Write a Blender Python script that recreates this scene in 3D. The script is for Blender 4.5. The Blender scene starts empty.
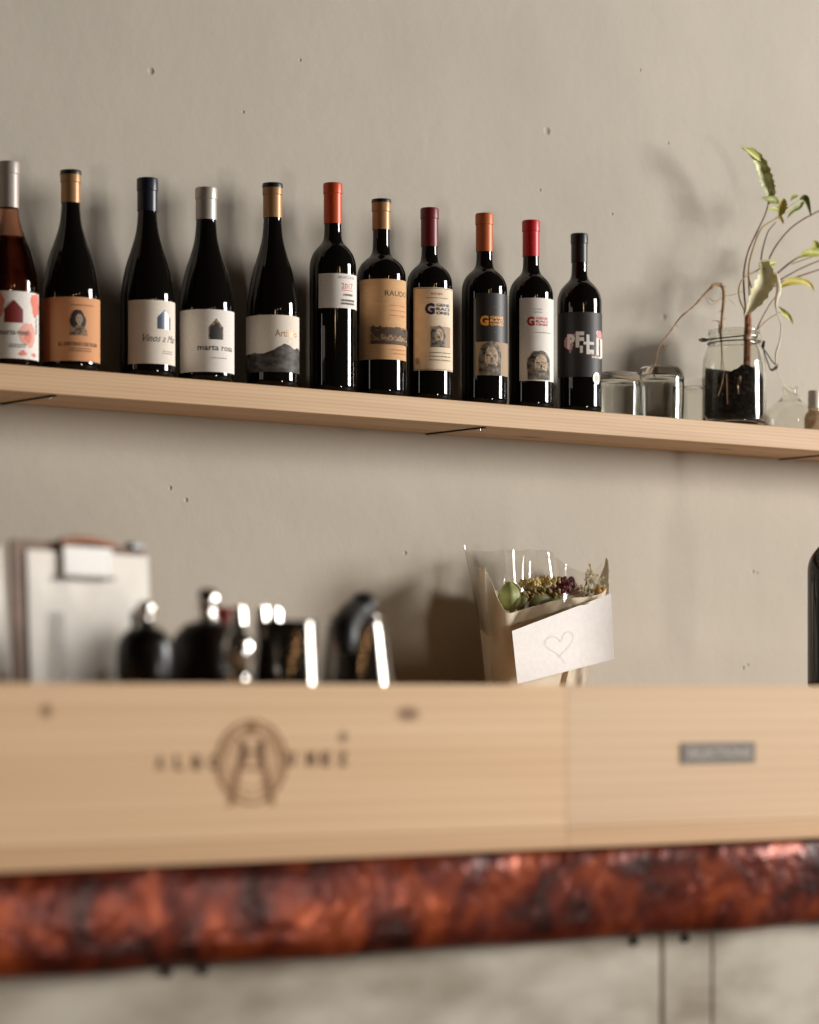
import bpy, bmesh, math, random
from mathutils import Vector, Matrix
random.seed(7)
R = math.radians
S = bpy.context.scene
COL = S.collection

# ------------------------------------------------------------------ camera, world, lights, exposure
F_PX = 2900.0                 # focal length in pixels of an 819 x 1024 frame
YAW = R(38.0)                 # the camera looks 38 degrees to the right of the wall's normal
CX, CY = 409.5, 697.0         # picture column of the optical axis, row of the eye level
CAM = Vector((-3.0, -3.795, 1.26))
SIN, COS = math.sin(YAW), math.cos(YAW)

cam_data = bpy.data.cameras.new('camera')
cam = bpy.data.objects.new('camera', cam_data)
COL.objects.link(cam)
cam.location = CAM
cam.rotation_euler = (R(90), 0, -YAW)
cam_data.sensor_fit = 'VERTICAL'
cam_data.sensor_height = 36.0
cam_data.lens = F_PX * 36.0 / 1024.0
cam_data.shift_y = (CY - 512.0) / 1024.0
cam_data.clip_start = 0.05
cam_data.dof.use_dof = True
cam_data.dof.focus_distance = 4.66
cam_data.dof.aperture_fstop = 3.3
S.camera = cam

S.view_settings.view_transform = 'Standard'
S.view_settings.look = 'None'
S.view_settings.gamma = 1.0
S.view_settings.use_curve_mapping = False
S.view_settings.exposure = 0.0
S.cycles.use_denoising = True
S.cycles.max_bounces = 12
S.cycles.transmission_bounces = 12
S.cycles.glossy_bounces = 6
S.cycles.transparent_max_bounces = 16
S.cycles.sample_clamp_indirect = 6.0

world = bpy.data.worlds.new('room')
S.world = world
world.use_nodes = True
bg = world.node_tree.nodes['Background']
bg.inputs['Color'].default_value = (1.0, 0.80, 0.62, 1)
bg.inputs['Strength'].default_value = 0.02

def area_light(name, loc, target, sx, sy, power, color):
    d = bpy.data.lights.new(name, 'AREA')
    d.shape = 'RECTANGLE'; d.size = sx; d.size_y = sy
    d.energy = power; d.color = color
    o = bpy.data.objects.new(name, d); COL.objects.link(o)
    o.location = loc
    o.rotation_euler = (Vector(target) - Vector(loc)).to_track_quat('-Z', 'Y').to_euler()
    return o

# the shop window on the right-hand side of the room, and a low light added for the bar edge's highlight and crate fronts
area_light('daylight_window', (5.5, -4.5, 2.65), (0.0, -0.1, 1.6), 2.0, 2.0, 690, (1.0, 0.98, 0.945))
area_light('daylight_door', (0.2, -4.3, 0.80), (-1.4, -1.5, 1.1), 0.36, 0.45, 24, (1.0, 0.94, 0.86))
# three small warm pendant bulbs over the tables behind the camera
def bulb(loc, power, rad):
    d = bpy.data.lights.new('pendant_bulb', 'POINT')
    d.energy = power; d.shadow_soft_size = rad; d.color = (1.0, 0.62, 0.30)
    o = bpy.data.objects.new('pendant_bulb', d); COL.objects.link(o); o.location = loc
bulb((-1.5, -5.2, 2.62), 5, 0.05)
bulb((-0.4, -5.0, 2.66), 5, 0.05)
bulb((-2.7, -5.4, 2.60), 5, 0.05)

# ------------------------------------------------------------------ helpers
def ray(px, py):
    k = (px - CX) / F_PX
    return Vector((SIN + COS * k, COS - SIN * k, (CY - py) / F_PX))
def at(px, py, y):
    """the point of the upright plane Y = y (parallel to the wall) seen at column px, row py"""
    r = ray(px, py)
    t = (y - CAM.y) / r.y
    return CAM + r * t
def scale(px, y):
    """pixels per metre on the upright plane Y = y at column px"""
    return F_PX * ray(px, CY).y / (y - CAM.y)

def lin(c):
    return tuple((v / 255 / 12.92) if v / 255 <= 0.04045 else ((v / 255 + 0.055) / 1.055) ** 2.4 for v in c)

def mat(name, rgb, rough=0.6, metal=0.0, spec=0.5, trans=0.0, ior=1.5, coat=0.0, sheen=0.0):
    m = bpy.data.materials.new(name); m.use_nodes = True
    b = m.node_tree.nodes['Principled BSDF']
    b.inputs['Base Color'].default_value = (*lin(rgb), 1)
    b.inputs['Roughness'].default_value = rough
    b.inputs['Metallic'].default_value = metal
    b.inputs['Specular IOR Level'].default_value = spec
    b.inputs['Transmission Weight'].default_value = trans
    b.inputs['IOR'].default_value = ior
    b.inputs['Coat Weight'].default_value = coat
    return m

def nodes(m):
    return m.node_tree.nodes, m.node_tree.links, m.node_tree.nodes['Principled BSDF']

def noise_mat(name, c1, c2, scale_xyz=(20, 20, 20), rough=0.7, detail=4, bump=0.0, lo=0.35, hi=0.65, metal=0.0, spec=0.4, coat=0.0, distort=0.0):
    m = mat(name, c1, rough, metal, spec, coat=coat)
    N, L, B = nodes(m)
    tc = N.new('ShaderNodeTexCoord'); mp = N.new('ShaderNodeMapping')
    mp.inputs['Scale'].default_value = scale_xyz
    nz = N.new('ShaderNodeTexNoise'); nz.inputs['Scale'].default_value = 1.0; nz.inputs['Detail'].default_value = detail
    nz.inputs['Distortion'].default_value = distort
    rp = N.new('ShaderNodeValToRGB')
    rp.color_ramp.elements[0].position = lo; rp.color_ramp.elements[0].color = (*lin(c1), 1)
    rp.color_ramp.elements[1].position = hi; rp.color_ramp.elements[1].color = (*lin(c2), 1)
    L.new(tc.outputs['Object'], mp.inputs['Vector']); L.new(mp.outputs['Vector'], nz.inputs['Vector'])
    L.new(nz.outputs['Fac'], rp.inputs['Fac']); L.new(rp.outputs['Color'], B.inputs['Base Color'])
    if bump:
        bp = N.new('ShaderNodeBump'); bp.inputs['Strength'].default_value = bump; bp.inputs['Distance'].default_value = 0.01
        L.new(nz.outputs['Fac'], bp.inputs['Height']); L.new(bp.outputs['Normal'], B.inputs['Normal'])
    return m

def wood_mat(name, light, dark, ring=22.0, stretch=0.05, offset=(0, 0, 0), rough=0.55, knots=(), wave=0.16):
    """pine: rings of wave texture stretched along X, fine fibre noise, and a few brown knots"""
    m = mat(name, light, rough, spec=0.35)
    N, L, B = nodes(m)
    tc = N.new('ShaderNodeTexCoord'); mp = N.new('ShaderNodeMapping')
    mp.inputs['Location'].default_value = offset
    mp.inputs['Scale'].default_value = (stretch, 1, 1)
    L.new(tc.outputs['Object'], mp.inputs['Vector'])
    nz = N.new('ShaderNodeTexNoise'); nz.inputs['Scale'].default_value = ring; nz.inputs['Detail'].default_value = 3
    L.new(mp.outputs['Vector'], nz.inputs['Vector'])
    wv = N.new('ShaderNodeTexWave'); wv.bands_direction = 'Z'; wv.inputs['Scale'].default_value = ring * 1.4
    wv.inputs['Distortion'].default_value = 5.0; wv.inputs['Detail'].default_value = 2.0; wv.inputs['Detail Scale'].default_value = 0.6
    L.new(mp.outputs['Vector'], wv.inputs['Vector'])
    mx = N.new('ShaderNodeMath'); mx.operation = 'MULTIPLY_ADD'
    mx.inputs[1].default_value = wave
    L.new(wv.outputs['Fac'], mx.inputs[0])
    m2 = N.new('ShaderNodeMath'); m2.operation = 'MULTIPLY'; m2.inputs[1].default_value = 0.9
    L.new(nz.outputs['Fac'], m2.inputs[0]); L.new(m2.outputs[0], mx.inputs[2])
    rp = N.new('ShaderNodeValToRGB')
    rp.color_ramp.elements[0].position = 0.3; rp.color_ramp.elements[0].color = (*lin(light), 1)
    rp.color_ramp.elements[1].position = 0.8; rp.color_ramp.elements[1].color = (*lin(dark), 1)
    L.new(mx.outputs[0], rp.inputs['Fac'])
    last = rp.outputs['Color']
    for (kx, ky, kz, rad, sx) in knots:
        mpk = N.new('ShaderNodeMapping'); mpk.inputs['Location'].default_value = (-kx / sx, -ky, -kz); mpk.inputs['Scale'].default_value = (1 / sx, 1, 1)
        L.new(tc.outputs['Object'], mpk.inputs['Vector'])
        ln = N.new('ShaderNodeVectorMath'); ln.operation = 'LENGTH'; L.new(mpk.outputs['Vector'], ln.inputs[0])
        mr = N.new('ShaderNodeMapRange'); mr.inputs['From Min'].default_value = rad * 0.35; mr.inputs['From Max'].default_value = rad
        mr.inputs['To Min'].default_value = 0.85; mr.inputs['To Max'].default_value = 0.0
        L.new(ln.outputs['Value'], mr.inputs['Value'])
        mix = N.new('ShaderNodeMix'); mix.data_type = 'RGBA'
        L.new(mr.outputs['Result'], mix.inputs['Factor']); L.new(last, mix.inputs['A'])
        mix.inputs['B'].default_value = (*lin((118, 74, 40)), 1)
        last = mix.outputs['Result']
    L.new(last, B.inputs['Base Color'])
    bp = N.new('ShaderNodeBump'); bp.inputs['Strength'].default_value = 0.08; bp.inputs['Distance'].default_value = 0.004
    L.new(mx.outputs[0], bp.inputs['Height']); L.new(bp.outputs['Normal'], B.inputs['Normal'])
    return m

def thin_glass(name, tint=(255, 255, 255), rough=0.03, boost=0.0):
    """a thin clear film: straight-through transmission with a Fresnel reflection"""
    m = bpy.data.materials.new(name); m.use_nodes = True
    N, L = m.node_tree.nodes, m.node_tree.links
    for n in list(N): N.remove(n)
    out = N.new('ShaderNodeOutputMaterial'); mx = N.new('ShaderNodeMixShader')
    tr = N.new('ShaderNodeBsdfTransparent'); tr.inputs['Color'].default_value = (*lin(tint), 1)
    gl = N.new('ShaderNodeBsdfGlossy'); gl.inputs['Roughness'].default_value = rough
    fr = N.new('ShaderNodeFresnel'); fr.inputs['IOR'].default_value = 1.45
    ad = N.new('ShaderNodeMath'); ad.operation = 'ADD'; ad.inputs[1].default_value = boost; ad.use_clamp = True
    L.new(fr.outputs[0], ad.inputs[0]); L.new(ad.outputs[0], mx.inputs['Fac'])
    L.new(tr.outputs[0], mx.inputs[1]); L.new(gl.outputs[0], mx.inputs[2]); L.new(mx.outputs[0], out.inputs['Surface'])
    return m

def finish(name, bm, mats, parent=None, loc=None, smooth=True, angle=35):
    me = bpy.data.meshes.new(name)
    bm.normal_update(); bm.to_mesh(me); bm.free()
    if not isinstance(mats, (list, tuple)): mats = [mats]
    for m in mats: me.materials.append(m)
    if smooth:
        me.shade_smooth(); me.set_sharp_from_angle(angle=R(angle))
    o = bpy.data.objects.new(name, me); COL.objects.link(o)
    if parent is not None: o.parent = parent
    if loc is not None: o.location = loc
    return o

def tag(o, label=None, cat=None, group=None, kind=None):
    if label: o['label'] = label
    if cat: o['category'] = cat
    if group: o['group'] = group
    if kind: o['kind'] = kind
    return o

def thing(name, loc, label, cat, group=None, rot=(0, 0, 0)):
    o = bpy.data.objects.new(name, None); COL.objects.link(o)
    o.empty_display_size = 0.05
    o.location = loc; o.rotation_euler = rot
    return tag(o, label, cat, group)

def box(bm, x0, x1, y0, y1, z0, z1, bevel=0.0, seg=2, mi=0, mtx=None):
    v = [bm.verts.new((x, y, z)) for x in (x0, x1) for y in (y0, y1) for z in (z0, z1)]
    if mtx is not None:
        for a in v: a.co = mtx @ a.co
    fs = []
    for q in ((0, 1, 3, 2), (4, 6, 7, 5), (0, 4, 5, 1), (2, 3, 7, 6), (0, 2, 6, 4), (1, 5, 7, 3)):
        f = bm.faces.new([v[i] for i in q]); f.material_index = mi; fs.append(f)
    bmesh.ops.recalc_face_normals(bm, faces=fs)
    if bevel:
        es = list({e for f in fs for e in f.edges})
        bmesh.ops.bevel(bm, geom=es, offset=bevel, segments=seg, affect='EDGES', profile=0.5)

def lathe(bm, prof, seg=64, c=(0, 0, 0), mi=0, flip=False):
    """prof: list of (r, z); closed at either end when r == 0"""
    rings = []
    for r, z in prof:
        if r <= 1e-6: rings.append([bm.verts.new((c[0], c[1], c[2] + z))])
        else: rings.append([bm.verts.new((c[0] + r * math.cos(2 * math.pi * i / seg), c[1] + r * math.sin(2 * math.pi * i / seg), c[2] + z)) for i in range(seg)])
    for a, b in zip(rings, rings[1:]):
        for i in range(seg):
            j = (i + 1) % seg
            if len(a) == 1 and len(b) == 1: continue
            if len(a) == 1: vs = [a[0], b[j], b[i]]
            elif len(b) == 1: vs = [a[i], a[j], b[0]]
            else: vs = [a[i], a[j], b[j], b[i]]
            if flip: vs = vs[::-1]
            f = bm.faces.new(vs); f.material_index = mi

def spline(pts, n=8):
    """Catmull-Rom through tuples of any length"""
    out = []
    P = [pts[0]] + list(pts) + [pts[-1]]
    for i in range(1, len(P) - 2):
        for k in range(n):
            t = k / n
            out.append(tuple(0.5 * ((2 * b) + (-a + c) * t + (2 * a - 5 * b + 4 * c - d) * t * t + (-a + 3 * b - 3 * c + d) * t ** 3)
                             for a, b, c, d in zip(P[i - 1], P[i], P[i + 1], P[i + 2])))
    out.append(tuple(pts[-1]))
    return out

def tube(bm, pts, rad, seg=8, n=6, mi=0, smooth_path=True):
    """pts: points; rad: a number or one radius for every point"""
    rr = rad if isinstance(rad, (list, tuple)) else [rad] * len(pts)
    q = [(*Vector(p), r) for p, r in zip(pts, rr)]
    if smooth_path and len(q) > 2: q = spline(q, n)
    P = [Vector(a[:3]) for a in q]; W = [max(a[3], 1e-5) for a in q]
    t0 = (P[1] - P[0]).normalized()
    u = t0.orthogonal().normalized()
    rings = []
    for i, p in enumerate(P):
        t = (P[min(i + 1, len(P) - 1)] - P[max(i - 1, 0)]).normalized()
        u = (u - t * u.dot(t)).normalized(); w = t.cross(u)
        rings.append([bm.verts.new(p + (u * math.cos(2 * math.pi * k / seg) + w * math.sin(2 * math.pi * k / seg)) * W[i]) for k in range(seg)])
    for a, b in zip(rings, rings[1:]):
        for k in range(seg):
            f = bm.faces.new([a[k], a[(k + 1) % seg], b[(k + 1) % seg], b[k]]); f.material_index = mi
    f = bm.faces.new(rings[0][::-1]); f.material_index = mi
    f = bm.faces.new(rings[-1]); f.material_index = mi

def grid_sheet(bm, rows, thick=0.0, mi=0):
    """rows: equal-length lists of points; a sheet with real thickness when thick > 0"""
    V = [[bm.verts.new(p) for p in r] for r in rows]
    fs = []
    for a, b in zip(V, V[1:]):
        for i in range(len(a) - 1):
            f = bm.faces.new([a[i], a[i + 1], b[i + 1], b[i]]); f.material_index = mi; fs.append(f)
    if thick:
        bm.normal_update()
        bmesh.ops.solidify(bm, geom=fs, thickness=thick)

_text_cache = {}
def text_tris(s, shear=0.0, bold=0.0):
    """outline of a word in Blender's own font as triangles scaled to the unit box"""
    key = (s, shear, bold)
    if key in _text_cache: return _text_cache[key]
    cu = bpy.data.curves.new('lettering', 'FONT'); cu.body = s; cu.size = 1; cu.shear = shear; cu.resolution_u = 2; cu.offset = bold
    o = bpy.data.objects.new('lettering', cu); COL.objects.link(o)
    bpy.context.view_layer.update()
    dg = bpy.context.evaluated_depsgraph_get()
    me = bpy.data.meshes.new_from_object(o.evaluated_get(dg))
    me.calc_loop_triangles()
    vs = [v.co.copy() for v in me.vertices]
    x0 = min(v.x for v in vs); x1 = max(v.x for v in vs); y0 = min(v.y for v in vs); y1 = max(v.y for v in vs)
    tris = [[((vs[i].x - x0) / (x1 - x0), (vs[i].y - y0) / (y1 - y0)) for i in t.vertices] for t in me.loop_triangles]
    bpy.data.objects.remove(o); bpy.data.curves.remove(cu); bpy.data.meshes.remove(me)
    _text_cache[key] = tris
    return tris

class Print:
    """flat printing built from polygons in (u, v) millimetres, then laid on a surface"""
    def __init__(self): self.bm = bmesh.new(); self.mats = []; self.layer = 0
    def mi(self, m):
        if m not in self.mats: self.mats.append(m)
        return self.mats.index(m)
    def poly(self, pts, m):
        self.layer += 1
        vs = [self.bm.verts.new((u, v, self.layer)) for u, v in pts]
        f = self.bm.faces.new(vs); f.material_index = self.mi(m)
        if len(pts) > 4: bmesh.ops.triangulate(self.bm, faces=[f])
    def rect(self, u0, v0, u1, v1, m): self.poly([(u0, v0), (u1, v0), (u1, v1), (u0, v1)], m)
    def disc(self, u, v, ru, rv, m, n=20, a0=0.0):
        self.poly([(u + ru * math.cos(2 * math.pi * i / n + a0), v + rv * math.sin(2 * math.pi * i / n + a0)) for i in range(n)], m)
    def blob(self, u, v, ru, rv, m, seed=0, n=18, j=0.2):
        rnd = random.Random(seed)
        self.poly([(u + ru * (1 + j * rnd.uniform(-1, 1)) * math.cos(2 * math.pi * i / n), v + rv * (1 + j * rnd.uniform(-1, 1)) * math.sin(2 * math.pi * i / n)) for i in range(n)], m)
    def ring(self, u, v, r0, r1, m, n=32):
        self.layer += 1
        for i in range(n):
            a, b = 2 * math.pi * i / n, 2 * math.pi * (i + 1) / n
            vs = [self.bm.verts.new((u + r * math.cos(t), v + r * math.sin(t), self.layer)) for r, t in ((r0, a), (r1, a), (r1, b), (r0, b))]
            self.bm.faces.new(vs).material_index = self.mi(m)
    def text(self, s, u0, v0, w, h, m, shear=0.0, bold=0.012):
        self.layer += 1
        for t in text_tris(s, shear, bold):
            vs = [self.bm.verts.new((u0 + x * w, v0 + y * h, self.layer)) for x, y in t]
            self.bm.faces.new(vs).material_index = self.mi(m)
    def lines(self, u0, v0, u1, n, gap, th, m, seed=0):
        """rows of tiny print: short runs of words too small to read"""
        rnd = random.Random(seed)
        for i in range(n):
            u = u0
            while u < u1:
                w = rnd.uniform(1.5, 5.0); self.rect(u, v0 - i * gap, min(u + w, u1), v0 - i * gap + th, m); u += w + 0.9
    def bend(self, name, parent, radius, az0, thick_base=0.0004, step=2.5, base_z=0.0):
        """lay on a standing cylinder of that radius (metres); az0 = azimuth of u = 0; u grows to the viewer's right"""
        bm = self.bm
        us = [v.co.x for v in bm.verts]
        u = math.floor(min(us) / step) * step + step
        while u < max(us):
            bmesh.ops.bisect_plane(bm, geom=bm.verts[:] + bm.edges[:] + bm.faces[:], plane_co=(u, 0, 0), plane_no=(1, 0, 0), dist=1e-5)
            u += step
        for v in bm.verts:
            r = radius + thick_base + 0.00005 * v.co.z
            a = az0 + (v.co.x / 1000) / radius
            v.co = Vector((r * math.cos(a), r * math.sin(a), base_z + v.co.y / 1000))
        bmesh.ops.recalc_face_normals(bm, faces=bm.faces[:])
        return finish(name, bm, self.mats, parent, angle=60)
    def flat(self, name, parent, origin, ux, uy, out, lift=0.0003):
        bm = self.bm
        for v in bm.verts:
            v.co = Vector(origin) + Vector(ux) * (v.co.x / 1000) + Vector(uy) * (v.co.y / 1000) + Vector(out) * (lift + 0.00008 * v.co.z)
        return finish(name, bm, self.mats, parent, smooth=False)

# ------------------------------------------------------------------ materials
M = {}
M['black_glass'] = mat('dark_wine_glass', (13, 11, 9), 0.035, spec=0.55)
M['black_ink'] = mat('black_ink', (32, 28, 26), 0.6)
M['grey_ink'] = mat('grey_ink', (110, 102, 95), 0.7)
M['brown_ink'] = mat('brown_ink', (84, 62, 44), 0.7)
M['paper_cream'] = noise_mat('cream_label_paper', (226, 214, 198), (232, 221, 206), (300, 300, 300), 0.75)
M['paper_white'] = noise_mat('white_label_paper', (228, 220, 211), (235, 228, 220), (300, 300, 300), 0.75)
M['paper_kraft'] = noise_mat('tan_label_paper', (206, 160, 112), (214, 168, 120), (60, 60, 260), 0.75)
M['paper_peach'] = mat('peach_label_paper', (212, 150, 102), 0.75)
M['paper_orange'] = mat('orange_tint', (206, 106, 66), 0.75)
M['paper_aged'] = noise_mat('aged_label_paper', (224, 202, 172), (232, 213, 186), (90, 90, 90), 0.75)
M['foil_gold'] = mat('gold_foil', (166, 126, 84), 0.42, metal=0.3)
M['foil_silver'] = mat('silver_foil', (190, 182, 172), 0.38, metal=0.45)
M['foil_grey'] = mat('pale_grey_foil', (178, 168, 160), 0.45, metal=0.2)
M['foil_navy'] = mat('navy_foil', (28, 32, 48), 0.35)
M['foil_orange'] = mat('orange_foil', (196, 72, 30), 0.38, metal=0.15)
M['foil_wine'] = mat('wine_red_foil', (112, 24, 32), 0.4)
M['foil_copper'] = mat('copper_orange_foil', (186, 96, 44), 0.45, metal=0.15)
M['foil_red'] = mat('bright_red_foil', (186, 22, 30), 0.4)
M['foil_black'] = mat('black_foil', (22, 20, 18), 0.4)
M['red_ink'] = mat('red_ink', (186, 30, 30), 0.6)
M['rust_ink'] = mat('rust_ink', (190, 84, 48), 0.6)
M['navy_ink'] = mat('navy_ink', (36, 34, 72), 0.5)
M['orange_ink'] = mat('orange_ink', (226, 150, 44), 0.5)
M['pink_ink'] = mat('pink_ink', (206, 140, 140), 0.6)
M['coral_wash'] = mat('coral_watercolour', (224, 128, 110), 0.75)
M['blush_wash'] = mat('blush_watercolour', (230, 168, 152), 0.75)
M['maroon_ink'] = mat('maroon_ink', (120, 26, 24), 0.5)
M['steel_blue_ink'] = mat('steel_blue_ink', (62, 74, 90), 0.4, metal=0.2)
M['charcoal_paper'] = mat('charcoal_label', (38, 33, 32), 0.55)
M['black_paper'] = mat('black_label', (26, 21, 19), 0.5)
M['skin_print'] = mat('portrait_print', (168, 142, 114), 0.7)
M['portrait_face'] = noise_mat('portrait_face_print', (104, 86, 68), (206, 182, 152), (240, 240, 240), 0.7, lo=0.3, hi=0.6)
M['etching'] = noise_mat('engraved_print', (70, 58, 46), (168, 134, 100), (160, 160, 260), 0.7, lo=0.4, hi=0.6, detail=6)
M['photo_grey'] = noise_mat('photo_print', (40, 34, 30), (150, 136, 120), (110, 110, 150), 0.6, lo=0.35, hi=0.7)
M['mountain'] = noise_mat('mountain_print', (48, 43, 40), (96, 88, 82), (70, 70, 120), 0.6, lo=0.4, hi=0.65)
M['clear_glass'] = mat('clear_glass', (250, 250, 246), 0.0, trans=1.0, ior=1.48)
M['iron'] = mat('dark_iron', (36, 30, 26), 0.45, metal=0.6)
M['chrome'] = mat('chrome', (225, 222, 218), 0.08, metal=1.0)
M['steel'] = mat('polished_steel', (150, 145, 140), 0.12, metal=1.0)

# ------------------------------------------------------------------ setting: wall, floor
SHELF_T = CAM.z + 0.4774       # top of the upper shelf
def make_wall():
    bm = bmesh.new()
    box(bm, -2.6, 6.8, 0.0, 0.12, 0.0, 4.6)
    m = mat('grey_beige_plaster', (178, 170, 158), 0.85, spec=0.25)
    N, L, B = nodes(m)
    tc = N.new('ShaderNodeTexCoord')
    n1 = N.new('ShaderNodeTexNoise'); n1.inputs['Scale'].default_value = 2.2; n1.inputs['Detail'].default_value = 5
    n2 = N.new('ShaderNodeTexNoise'); n2.inputs['Scale'].default_value = 60; n2.inputs['Detail'].default_value = 4
    n3 = N.new('ShaderNodeTexNoise'); n3.inputs['Scale'].default_value = 9; n3.inputs['Detail'].default_value = 6
    for n in (n1, n2, n3): L.new(tc.outputs['Object'], n.inputs['Vector'])
    rp = N.new('ShaderNodeValToRGB')
    rp.color_ramp.elements[0].position = 0.3; rp.color_ramp.elements[0].color = (*lin((173, 165, 152)), 1)
    rp.color_ramp.elements[1].position = 0.7; rp.color_ramp.elements[1].color = (*lin((184, 175, 162)), 1)
    L.new(n1.outputs['Fac'], rp.inputs['Fac'])
    last = rp.outputs['Color']
    pits = None
    for (px, py, rad) in ((151, 71, .006), (547, 131, .007), (243, 112, .003), (668, 143, .003), (540, 190, .003), (186, 500, .004), (170, 488, .004),
                          (405, 553, .004), (753, 572, .004), (757, 573, .003), (743, 668, .004), (748, 665, .003), (664, 317, .006), (612, 214, .003), (300, 60, .003), (640, 70, .003)):
        p = at(px, py, 0.0)
        mp = N.new('ShaderNodeVectorMath'); mp.operation = 'SUBTRACT'; mp.inputs[1].default_value = p
        L.new(tc.outputs['Object'], mp.inputs[0])
        ln = N.new('ShaderNodeVectorMath'); ln.operation = 'LENGTH'; L.new(mp.outputs['Vector'], ln.inputs[0])
        mr = N.new('ShaderNodeMapRange'); mr.inputs['From Min'].default_value = rad * 0.3; mr.inputs['From Max'].default_value = rad * 1.1
        mr.inputs['To Min'].default_value = 1.0; mr.inputs['To Max'].default_value = 0.0
        L.new(ln.outputs['Value'], mr.inputs['Value'])
        if pits is None: pits = mr.outputs['Result']
        else:
            mx = N.new('ShaderNodeMath'); mx.operation = 'MAXIMUM'
            L.new(pits, mx.inputs[0]); L.new(mr.outputs['Result'], mx.inputs[1]); pits = mx.outputs[0]
    mix = N.new('ShaderNodeMix'); mix.data_type = 'RGBA'; mix.inputs['B'].default_value = (*lin((128, 116, 102)), 1)
    ms = N.new('ShaderNodeMath'); ms.operation = 'MULTIPLY'; ms.inputs[1].default_value = 0.35
    L.new(pits, ms.inputs[0]); L.new(ms.outputs[0], mix.inputs['Factor']); L.new(last, mix.inputs['A'])
    L.new(mix.outputs['Result'], B.inputs['Base Color'])
    # height: brushed plaster, broad trowel marks, chips
    a = N.new('ShaderNodeMath'); a.operation = 'MULTIPLY_ADD'; a.inputs[1].default_value = 0.12
    L.new(n2.outputs['Fac'], a.inputs[0]); 
    c = N.new('ShaderNodeMath'); c.operation = 'MULTIPLY'; c.inputs[1].default_value = 0.8
    L.new(n3.outputs['Fac'], c.inputs[0]); L.new(c.outputs[0], a.inputs[2])
    d = N.new('ShaderNodeMath'); d.operation = 'SUBTRACT'; L.new(a.outputs[0], d.inputs[0]); L.new(pits, d.inputs[1])
    bp = N.new('ShaderNodeBump'); bp.inputs['Strength'].default_value = 0.45; bp.inputs['Distance'].default_value = 0.008
    L.new(d.outputs[0], bp.inputs['Height']); L.new(bp.outputs['Normal'], B.inputs['Normal'])
    tag(finish('wall_back', bm, m, smooth=False), kind='structure')
    bm = bmesh.new(); box(bm, -4.6, 6.8, -8.2, 0.0, -0.1, 0.0)
    tag(finish('floor', bm, noise_mat('dark_floor', (70, 60, 50), (92, 80, 68), (6, 6, 6), 0.6), smooth=False), kind='structure')
make_wall()

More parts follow.
